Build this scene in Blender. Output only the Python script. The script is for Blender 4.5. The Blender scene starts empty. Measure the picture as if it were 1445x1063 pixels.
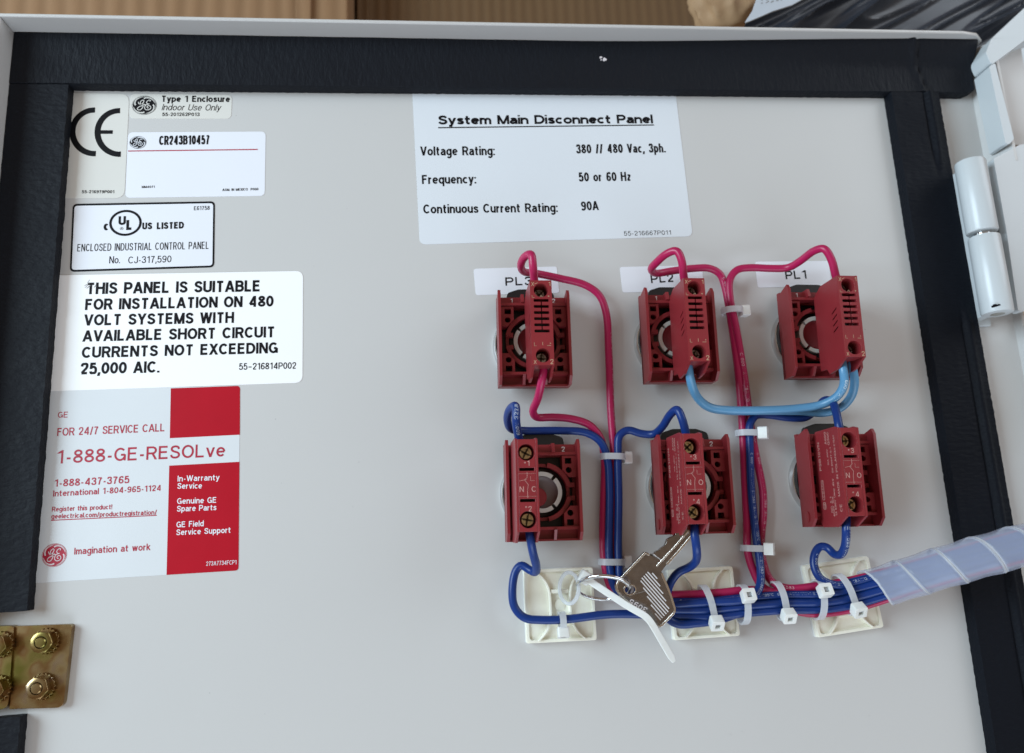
import bpy, bmesh, math, random
from mathutils import Vector, Matrix, noise
from mathutils.geometry import tessellate_polygon
random.seed(7)
SC = bpy.context.scene
COL = SC.collection
U = 0.001                                     # everything below is measured in millimetres

# ------------------------------------------------------------------ camera
# the door lies flat: X right, Y up the sheet, Z out of its inner face (mm).
PW, PH, FOC, DIST = 1445.0, 1063.0, 1070.82, 310.0
def _rot(rx, ry, rz):
    return Matrix.Rotation(rx, 3, 'X') @ Matrix.Rotation(ry, 3, 'Y') @ Matrix.Rotation(rz, 3, 'Z')
RC = _rot(-0.204031, -0.0887912, -0.0453681)  # (x right, y down, z into) -> camera
def P(px, py, h=0.0):
    """measured spot of the photo at a height h (mm) over the door sheet -> mm"""
    w = RC.transposed() @ Vector(((px - PW / 2) / FOC, (py - PH / 2) / FOC, 1.0))
    t = (DIST - h) / w.z
    return Vector((w.x * t, -w.y * t, h))
cam = bpy.data.cameras.new('camera')
cam_o = bpy.data.objects.new('camera', cam); COL.objects.link(cam_o); SC.camera = cam_o
flip = Matrix(((1, 0, 0), (0, -1, 0), (0, 0, -1)))
M3 = (flip @ RC.transposed() @ flip)
M4 = M3.to_4x4(); M4.translation = Vector((0, 0, DIST * U)); cam_o.matrix_world = M4
cam.sensor_width = 36.0; cam.lens = FOC / PW * 36.0
cam.clip_start = 0.01; cam.clip_end = 50.0
cam.dof.use_dof = True; cam.dof.focus_distance = 0.298; cam.dof.aperture_fstop = 10.0

# ------------------------------------------------------------------ light
W = bpy.data.worlds.new('World'); SC.world = W; W.use_nodes = True
bg = W.node_tree.nodes['Background']
bg.inputs[0].default_value = (1.0, 0.76, 0.56, 1); bg.inputs[1].default_value = 0.27
def area(name, loc, target, sx, sy, power, colour):
    l = bpy.data.lights.new(name, 'AREA'); l.shape = 'RECTANGLE'; l.size = sx; l.size_y = sy
    l.energy = power; l.color = colour
    o = bpy.data.objects.new(name, l); COL.objects.link(o); o.location = loc
    o.rotation_euler = (Vector(target) - Vector(loc)).to_track_quat('-Z', 'Y').to_euler()
    return o
area('daylight_left', (-1.15, 0.32, 0.72), (0, 0.05, 0), 0.7, 0.8, 23, (0.70, 0.88, 1.0))
area('daylight_right', (1.25, 0.75, 0.7), (0.15, 0.1, 0), 0.9, 0.9, 7.5, (0.80, 0.90, 1.0))
area('daylight_front', (0.15, -1.5, 0.75), (0.05, -0.05, 0), 1.6, 0.9, 17, (0.72, 0.86, 1.0))
SC.view_settings.view_transform = 'Standard'; SC.view_settings.look = 'None'
SC.view_settings.exposure = 0.04; SC.view_settings.gamma = 1.0
SC.view_settings.use_curve_mapping = False
SC.render.engine = 'CYCLES'
SC.cycles.use_denoising = True
SC.cycles.max_bounces = 10; SC.cycles.transparent_max_bounces = 16

# ------------------------------------------------------------------ materials
def mat(name, col, rough=0.5, metal=0.0, bump=None, var=None, spec=0.5, sss=0.0, coat=0.0, rvar=0.0):
    """procedural principled material. bump=(scale, strength, (sx,sy,sz)); var=(scale, amount)"""
    m = bpy.data.materials.new(name); m.use_nodes = True
    nt = m.node_tree; b = nt.nodes['Principled BSDF']
    b.inputs['Base Color'].default_value = (*col, 1); b.inputs['Roughness'].default_value = rough
    b.inputs['Metallic'].default_value = metal; b.inputs['Specular IOR Level'].default_value = spec
    if sss:
        b.inputs['Subsurface Weight'].default_value = sss
        b.inputs['Subsurface Radius'].default_value = (1, 1, 0.9); b.inputs['Subsurface Scale'].default_value = 0.0015
    if coat:
        b.inputs['Coat Weight'].default_value = coat; b.inputs['Coat Roughness'].default_value = 0.15
    tc = nt.nodes.new('ShaderNodeNewGeometry')
    def nz(scale, stretch=(1, 1, 1), detail=4):
        mp = nt.nodes.new('ShaderNodeMapping'); mp.inputs['Scale'].default_value = stretch
        n = nt.nodes.new('ShaderNodeTexNoise'); n.inputs['Scale'].default_value = scale
        n.inputs['Detail'].default_value = detail
        nt.links.new(tc.outputs['Position'], mp.inputs['Vector']); nt.links.new(mp.outputs['Vector'], n.inputs['Vector'])
        return n
    if var:
        n = nz(var[0], var[2] if len(var) > 2 else (1, 1, 1))
        r = nt.nodes.new('ShaderNodeMapRange'); a = var[1]
        r.inputs['From Min'].default_value = 0.25; r.inputs['From Max'].default_value = 0.75
        r.inputs['To Min'].default_value = 1 - a; r.inputs['To Max'].default_value = 1 + a
        mx = nt.nodes.new('ShaderNodeMix'); mx.data_type = 'RGBA'; mx.blend_type = 'MULTIPLY'
        mx.inputs['Factor'].default_value = 1.0; mx.inputs['A'].default_value = (*col, 1)
        nt.links.new(n.outputs['Fac'], r.inputs['Value']); nt.links.new(r.outputs['Result'], mx.inputs['B'])
        nt.links.new(mx.outputs['Result'], b.inputs['Base Color'])
    if rvar:
        n = nz(60); r = nt.nodes.new('ShaderNodeMapRange')
        r.inputs['To Min'].default_value = max(0.02, rough - rvar); r.inputs['To Max'].default_value = min(1, rough + rvar)
        nt.links.new(n.outputs['Fac'], r.inputs['Value']); nt.links.new(r.outputs['Result'], b.inputs['Roughness'])
    if bump:
        n = nz(bump[0], bump[2] if len(bump) > 2 else (1, 1, 1), 5)
        bp = nt.nodes.new('ShaderNodeBump'); bp.inputs['Strength'].default_value = bump[1]
        bp.inputs['Distance'].default_value = bump[3] if len(bump) > 3 else 0.0003
        nt.links.new(n.outputs['Fac'], bp.inputs['Height']); nt.links.new(bp.outputs['Normal'], b.inputs['Normal'])
    return m
def see_through(name, col, alpha, rough=0.3, trans=0.4, bumps=None):
    m = mat(name, col, rough, bump=bumps); nt = m.node_tree; b = nt.nodes['Principled BSDF']; out = nt.nodes['Material Output']
    t = nt.nodes.new('ShaderNodeBsdfTransparent'); tl = nt.nodes.new('ShaderNodeBsdfTranslucent')
    tl.inputs['Color'].default_value = (*col, 1)
    m1 = nt.nodes.new('ShaderNodeMixShader'); m1.inputs[0].default_value = trans
    m2 = nt.nodes.new('ShaderNodeMixShader'); m2.inputs[0].default_value = alpha
    nt.links.new(b.outputs[0], m1.inputs[1]); nt.links.new(tl.outputs[0], m1.inputs[2])
    nt.links.new(t.outputs[0], m2.inputs[1]); nt.links.new(m1.outputs[0], m2.inputs[2])
    nt.links.new(m2.outputs[0], out.inputs['Surface'])
    return m
MT = dict(
    paint=mat('grey_powder_paint', (0.578, 0.574, 0.566), 0.31, bump=(900, 0.10, (1, 1, 1), 0.0002), var=(6, 0.02), rvar=0.05),
    hinge_paint=mat('pale_paint', (0.57, 0.615, 0.64), 0.30, bump=(900, 0.10, (1, 1, 1), 0.0002), var=(12, 0.02)),
    foam_x=mat('black_foam_across', (0.006, 0.0075, 0.0115), 0.6, bump=(650, 0.55, (1.0, 0.34, 1), 0.0009), spec=0.17, rvar=0.1),
    foam_y=mat('black_foam_along', (0.006, 0.0075, 0.0115), 0.6, bump=(650, 0.55, (0.5, 0.8, 1), 0.0009), spec=0.17, rvar=0.1),
    foam_n=mat('black_foam', (0.0045, 0.006, 0.010), 0.6, bump=(700, 0.55, (0.35, 1, 1), 0.0008), spec=0.12, rvar=0.1),
    bright=mat('bright_white_label_film', (0.95, 0.955, 0.96), 0.38, bump=(45, 0.06, (1, 1, 1), 0.001), var=(18, 0.012)),
    bluish=mat('bluish_white_label_film', (0.72, 0.76, 0.81), 0.38, bump=(45, 0.06, (1, 1, 1), 0.001), var=(18, 0.012)),
    white=mat('white_label_film', (0.80, 0.82, 0.88), 0.38, bump=(45, 0.06, (1, 1, 1), 0.001), var=(18, 0.015)),
    cream=mat('cream_label_film', (0.70, 0.69, 0.65), 0.35, bump=(45, 0.06, (1, 1, 1), 0.001), var=(18, 0.02)),
    silver=mat('grey_white_label_film', (0.69, 0.72, 0.745), 0.35, bump=(40, 0.08, (1, 1, 1), 0.001), var=(18, 0.02)),
    red_print=mat('red_print', (0.44, 0.006, 0.019), 0.36, bump=(40, 0.10, (1, 1, 1), 0.001), var=(70, 0.05), spec=0.22),
    red_ink=mat('red_ink', (0.42, 0.015, 0.045), 0.4, var=(300, 0.1)),
    ink=mat('black_ink', (0.006, 0.006, 0.008), 0.45, var=(300, 0.2), spec=0.15),
    pale_ink=mat('pale_ink', (0.72, 0.66, 0.68), 0.45, var=(300, 0.1)),
    grey_ink=mat('grey_scuff', (0.25, 0.25, 0.25), 0.6, var=(300, 0.2)),
    red=mat('dark_red_plastic', (0.235, 0.023, 0.029), 0.36, spec=0.4, bump=(1500, 0.12, (1, 1, 1), 0.0002), var=(90, 0.06), rvar=0.06),
    mark=mat('worn_pale_marking', (0.47, 0.24, 0.215), 0.6, var=(900, 0.25)),
    tan=mat('tan_marking', (0.50, 0.31, 0.20), 0.6, var=(900, 0.2)),
    black=mat('black_plastic', (0.010, 0.010, 0.011), 0.38, bump=(800, 0.1, (1, 1, 1), 0.0002)),
    chrome=mat('chrome', (0.70, 0.71, 0.72), 0.14, 1.0, bump=(300, 0.05)),
    ring=mat('white_plastic_ring', (0.62, 0.61, 0.57), 0.4, var=(200, 0.04)),
    bore=mat('mauve_grey_plastic', (0.17, 0.13, 0.125), 0.5, var=(100, 0.08)),
    brass=mat('brass_screw', (0.62, 0.51, 0.31), 0.33, 1.0, bump=(700, 0.3), var=(500, 0.25)),
    steel=mat('dull_steel', (0.42, 0.41, 0.38), 0.33, 1.0, bump=(700, 0.3), var=(500, 0.3)),
    slot=mat('slot_shade_metal', (0.10, 0.085, 0.06), 0.45, 1.0, var=(600, 0.3)),
    pink=mat('crimson_wire_skin', (0.40, 0.012, 0.082), 0.33, spec=0.4, bump=(500, 0.12, (1, 1, 1), 0.0003), var=(60, 0.05)),
    blue=mat('dark_blue_wire_skin', (0.006, 0.033, 0.18), 0.33, spec=0.35, bump=(500, 0.12, (1, 1, 1), 0.0003), var=(60, 0.05)),
    sky=mat('light_blue_wire_skin', (0.10, 0.285, 0.49), 0.33, bump=(500, 0.12, (1, 1, 1), 0.0003), var=(60, 0.04)),
    print_blue=mat('pale_print_on_blue', (0.36, 0.41, 0.53), 0.5, var=(1500, 0.3)),
    print_pink=mat('pale_print_on_crimson', (0.60, 0.35, 0.42), 0.5, var=(1500, 0.3)),
    print_sky=mat('pale_print_on_light_blue', (0.62, 0.74, 0.82), 0.5, var=(1500, 0.3)),
    nylon=mat('milky_nylon', (0.78, 0.80, 0.78), 0.32, sss=0.35, var=(200, 0.03)),
    strap=see_through('thin_milky_nylon', (0.80, 0.83, 0.86), 0.72, 0.3, 0.35),
    mount=mat('ivory_nylon', (0.92, 0.91, 0.78), 0.38, sss=0.25, var=(120, 0.04), bump=(300, 0.05)),
    wrap=see_through('frosted_polyethylene', (0.66, 0.74, 0.91), 0.36, 0.18, 0.35, (120, 0.12)),
    key=mat('nickel_plate', (0.29, 0.265, 0.25), 0.2, 1.0, bump=(900, 0.25), var=(350, 0.18), rvar=0.1),
    key_edge=mat('polished_nickel', (0.72, 0.68, 0.63), 0.18, 1.0, bump=(900, 0.1)),
    stripe=mat('frosted_stripe', (0.60, 0.57, 0.57), 0.5, var=(500, 0.1)),
    kraft=mat('kraft_paper', (0.42, 0.27, 0.15), 0.7, bump=(70, 0.35, (1, 1, 1), 0.001), var=(40, 0.15)),
    mailer=mat('pale_blue_mailer', (0.56, 0.62, 0.70), 0.4, bump=(60, 0.4, (1, 1, 1), 0.001), var=(60, 0.05)),
    poly=mat('black_plastic_film', (0.030, 0.036, 0.050), 0.40, bump=(30, 0.12, (0.5, 2.0, 1), 0.002), spec=0.55, rvar=0.1),
)
def zinc():
    m = mat('yellow_chromated_zinc', (0.5, 0.35, 0.12), 0.28, 1.0, bump=(500, 0.08), rvar=0.08); nt = m.node_tree
    g = nt.nodes.new('ShaderNodeNewGeometry'); n = nt.nodes.new('ShaderNodeTexNoise'); n.inputs['Scale'].default_value = 95
    n.inputs['Detail'].default_value = 2
    r = nt.nodes.new('ShaderNodeValToRGB'); e = r.color_ramp.elements
    e[0].position = 0.30; e[0].color = (0.20, 0.185, 0.045, 1); e[1].position = 0.72; e[1].color = (0.34, 0.25, 0.20, 1)
    for p, c in ((0.42, (0.31, 0.245, 0.09, 1)), (0.52, (0.29, 0.175, 0.075, 1)), (0.62, (0.38, 0.29, 0.15, 1))):
        x = e.new(p); x.color = c
    nt.links.new(g.outputs['Position'], n.inputs['Vector']); nt.links.new(n.outputs['Fac'], r.inputs['Fac'])
    nt.links.new(r.outputs['Color'], nt.nodes['Principled BSDF'].inputs['Base Color']); return m
MT['zinc'] = zinc()
def cardboard(name, dark, light, period, faint):
    m = mat(name, light, 0.8); nt = m.node_tree; b = nt.nodes['Principled BSDF']
    g = nt.nodes.new('ShaderNodeNewGeometry'); w = nt.nodes.new('ShaderNodeTexWave')
    w.wave_type = 'BANDS'; w.bands_direction = 'X'; w.inputs['Scale'].default_value = 0.314 / period
    w.inputs['Distortion'].default_value = 1.2; w.inputs['Detail'].default_value = 2; w.inputs['Detail Scale'].default_value = 0.6
    n = nt.nodes.new('ShaderNodeTexNoise'); n.inputs['Scale'].default_value = 14; n.inputs['Detail'].default_value = 5
    mp = nt.nodes.new('ShaderNodeMapping'); mp.inputs['Scale'].default_value = (1, 0.25, 1)
    mx = nt.nodes.new('ShaderNodeMix'); mx.data_type = 'RGBA'; mx.inputs['A'].default_value = (*dark, 1); mx.inputs['B'].default_value = (*light, 1)
    ad = nt.nodes.new('ShaderNodeMath'); ad.operation = 'MULTIPLY_ADD'; ad.inputs[1].default_value = faint
    nt.links.new(g.outputs['Position'], w.inputs['Vector']); nt.links.new(g.outputs['Position'], mp.inputs['Vector'])
    nt.links.new(mp.outputs['Vector'], n.inputs['Vector'])
    nt.links.new(w.outputs['Fac'], ad.inputs[0]); nt.links.new(n.outputs['Fac'], ad.inputs[2])
    nt.links.new(ad.outputs[0], mx.inputs['Factor']); nt.links.new(mx.outputs['Result'], b.inputs['Base Color'])
    bp = nt.nodes.new('ShaderNodeBump'); bp.inputs['Strength'].default_value = 0.5; bp.inputs['Distance'].default_value = 0.001
    nt.links.new(w.outputs['Fac'], bp.inputs['Height']); nt.links.new(bp.outputs['Normal'], b.inputs['Normal'])
    return m
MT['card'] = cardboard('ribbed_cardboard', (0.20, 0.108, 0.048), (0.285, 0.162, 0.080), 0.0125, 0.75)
MT['card_shade'] = cardboard('shade_toned_ribbed_cardboard', (0.105, 0.056, 0.022), (0.145, 0.080, 0.033), 0.008, 0.5)  # the second box's shade is put into its darker browns

# ------------------------------------------------------------------ builders
def world_base(o):
    v = Vector((0, 0, 0))
    while o: v += o.location; o = o.parent
    return v
class MB:
    """collects pieces (mm) and links them as ONE mesh object"""
    def __init__(s): s.v = []; s.f = []
    def add(s, vs, fs):
        k = len(s.v); s.v += [Vector(v) for v in vs]; s.f += [[i + k for i in f] for f in fs]; return s
    def prism(s, outer, holes, fn):
        loops = [list(outer)] + [list(h) for h in (holes or [])]
        tri = tessellate_polygon([[Vector((p[0], p[1], 0)) for p in l] for l in loops])
        pts = [p for l in loops for p in l]; n = len(pts)
        vs = [fn(p[0], p[1], 0) for p in pts] + [fn(p[0], p[1], 1) for p in pts]
        fs = [list(t) for t in tri] + [[a + n for a in t] for t in tri]; k = 0
        for l in loops:
            m = len(l)
            for i in range(m):
                a, b = k + i, k + (i + 1) % m; fs.append([a, b, b + n, a + n])
            k += m
        return s.add(vs, fs)
    def flat(s, outer, holes, fn):
        loops = [list(outer)] + [list(h) for h in (holes or [])]
        tri = tessellate_polygon([[Vector((p[0], p[1], 0)) for p in l] for l in loops])
        return s.add([fn(p[0], p[1], 1) for l in loops for p in l], [list(t) for t in tri])
    def box(s, a, b, fn=None):
        fn = fn or (lambda x, y, z: Vector((x, y, z)))
        (x0, y0, z0), (x1, y1, z1) = a, b
        vs = [fn(x, y, z) for z in (z0, z1) for x, y in ((x0, y0), (x1, y0), (x1, y1), (x0, y1))]
        return s.add(vs, [[3, 2, 1, 0], [4, 5, 6, 7], [0, 1, 5, 4], [1, 2, 6, 5], [2, 3, 7, 6], [3, 0, 4, 7]])
    def lathe(s, prof, fn, n=48, closed=False):
        """prof: (r, z) list, revolved about the local z axis, mapped by fn"""
        k = len(prof)
        vs = [fn(r * math.cos(2 * math.pi * i / n), r * math.sin(2 * math.pi * i / n), z) for i in range(n) for r, z in prof]
        fs = []
        for i in range(n):
            for j in range(k if closed else k - 1):
                a = i * k + j; b = i * k + (j + 1) % k; c = ((i + 1) % n) * k + (j + 1) % k; d = ((i + 1) % n) * k + j
                fs.append([a, b, c, d])
        return s.add(vs, fs)
    def build(s, name, m, parent=None, bevel=0.0, smooth=35, seg=2, merge=1e-4, recalc=True):
        base = world_base(parent) if parent else None
        if base is None:
            c = sum(s.v, Vector()) / len(s.v) * U; base = c
        me = bpy.data.meshes.new(name)
        me.from_pydata([v * U - base for v in s.v], [], s.f)
        bm = bmesh.new(); bm.from_mesh(me)
        if merge: bmesh.ops.remove_doubles(bm, verts=bm.verts, dist=merge * U)
        if recalc: bmesh.ops.recalc_face_normals(bm, faces=bm.faces)
        bm.to_mesh(me); bm.free()
        me.materials.append(m)
        if smooth:
            for p in me.polygons: p.use_smooth = True
            me.set_sharp_from_angle(angle=math.radians(smooth))
        o = bpy.data.objects.new(name, me); COL.objects.link(o)
        if parent: o.parent = parent
        else: o.location = base
        if bevel:
            bv = o.modifiers.new('bevel', 'BEVEL'); bv.width = bevel * U; bv.segments = seg; bv.limit_method = 'ANGLE'
            bv.angle_limit = math.radians(42); bv.harden_normals = bool(smooth)
        return o
def tag(o, label, cat, group=None, kind=None):
    o['label'] = label; o['category'] = cat
    if group: o['group'] = group
    if kind: o['kind'] = kind
    return o
def thing(name, label, cat, at, group=None):
    o = bpy.data.objects.new(name, None); COL.objects.link(o); o.empty_display_size = 0.01
    o.location = Vector(at) * U
    return tag(o, label, cat, group)
def circle(cx, cy, r, n=24, a0=0.0):
    return [(cx + r * math.cos(a0 + 2 * math.pi * i / n), cy + r * math.sin(a0 + 2 * math.pi * i / n)) for i in range(n)]
def rect(x0, y0, x1, y1): return [(x0, y0), (x1, y0), (x1, y1), (x0, y1)]
def rounded(pts, rad, seg=5):
    """2D polygon with rounded corners"""
    out = []; n = len(pts)
    for i in range(n):
        p = Vector(pts[i][:2]); a = Vector(pts[i - 1][:2]) - p; b = Vector(pts[(i + 1) % n][:2]) - p
        r = rad[i] if isinstance(rad, (list, tuple)) else rad
        if r <= 0: out.append((p.x, p.y)); continue
        la, lb = a.length, b.length; a.normalize(); b.normalize()
        d = min(r / max(1e-6, math.tan(a.angle(b) / 2)), la * 0.49, lb * 0.49)
        q0, q1 = p + a * d, p + b * d
        for k in range(seg + 1):
            t = k / seg; v = q0 * (1 - t) ** 2 + p * 2 * t * (1 - t) + q1 * t * t; out.append((v.x, v.y))
    return out
def XY(h0, h1):
    return lambda x, y, t: Vector((x, y, h0 + (h1 - h0) * t))
def catmull(pts, step=0.7):
    pts = [Vector(p) for p in pts]; pts = [pts[0] * 2 - pts[1]] + pts + [pts[-1] * 2 - pts[-2]]; out = []
    for i in range(1, len(pts) - 2):
        p0, p1, p2, p3 = pts[i - 1:i + 3]
        t0 = 0; t1 = t0 + max(1e-3, (p1 - p0).length) ** 0.5; t2 = t1 + max(1e-3, (p2 - p1).length) ** 0.5; t3 = t2 + max(1e-3, (p3 - p2).length) ** 0.5
        n = max(2, int((p2 - p1).length / step))
        for k in range(n):
            t = t1 + (t2 - t1) * k / n
            a1 = p0 * ((t1 - t) / (t1 - t0)) + p1 * ((t - t0) / (t1 - t0)); a2 = p1 * ((t2 - t) / (t2 - t1)) + p2 * ((t - t1) / (t2 - t1))
            a3 = p2 * ((t3 - t) / (t3 - t2)) + p3 * ((t - t2) / (t3 - t2))
            b1 = a1 * ((t2 - t) / (t2 - t0)) + a2 * ((t - t0) / (t2 - t0)); b2 = a2 * ((t3 - t) / (t3 - t1)) + a3 * ((t - t1) / (t3 - t1))
            out.append(b1 * ((t2 - t) / (t2 - t1)) + b2 * ((t - t1) / (t2 - t1)))
    out.append(pts[-2]); return out
def relax(c, n=3):
    for _ in range(n):
        c = [c[0]] + [(c[i - 1] + c[i] * 2 + c[i + 1]) / 4 for i in range(1, len(c) - 1)] + [c[-1]]
    return c
def tube(mb, c, r, seg=16, closed=False, flat=1.0):
    n = len(c); tang = []
    for i in range(n):
        a, b = (c[(i - 1) % n], c[(i + 1) % n]) if closed else (c[max(0, i - 1)], c[min(n - 1, i + 1)])
        tang.append((b - a).normalized())
    ref = Vector((0, 0, 1)) if abs(tang[0].z) < 0.9 else Vector((1, 0, 0))
    nrm = (ref - tang[0] * ref.dot(tang[0])).normalized(); vs = []
    for i in range(n):
        nrm = (nrm - tang[i] * nrm.dot(tang[i])).normalized(); bn = tang[i].cross(nrm)
        for k in range(seg):
            a = 2 * math.pi * k / seg; rr = r(i / (n - 1)) if callable(r) else r
            vs.append(c[i] + nrm * (rr * math.cos(a)) + bn * (rr * flat * math.sin(a)))
    fs = []
    for i in range(n if closed else n - 1):
        j = (i + 1) % n
        for k in range(seg): fs.append([i * seg + k, i * seg + (k + 1) % seg, j * seg + (k + 1) % seg, j * seg + k])
    if not closed: fs += [list(range(seg)), [(n - 1) * seg + k for k in range(seg)][::-1]]
    return mb.add(vs, fs)
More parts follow.
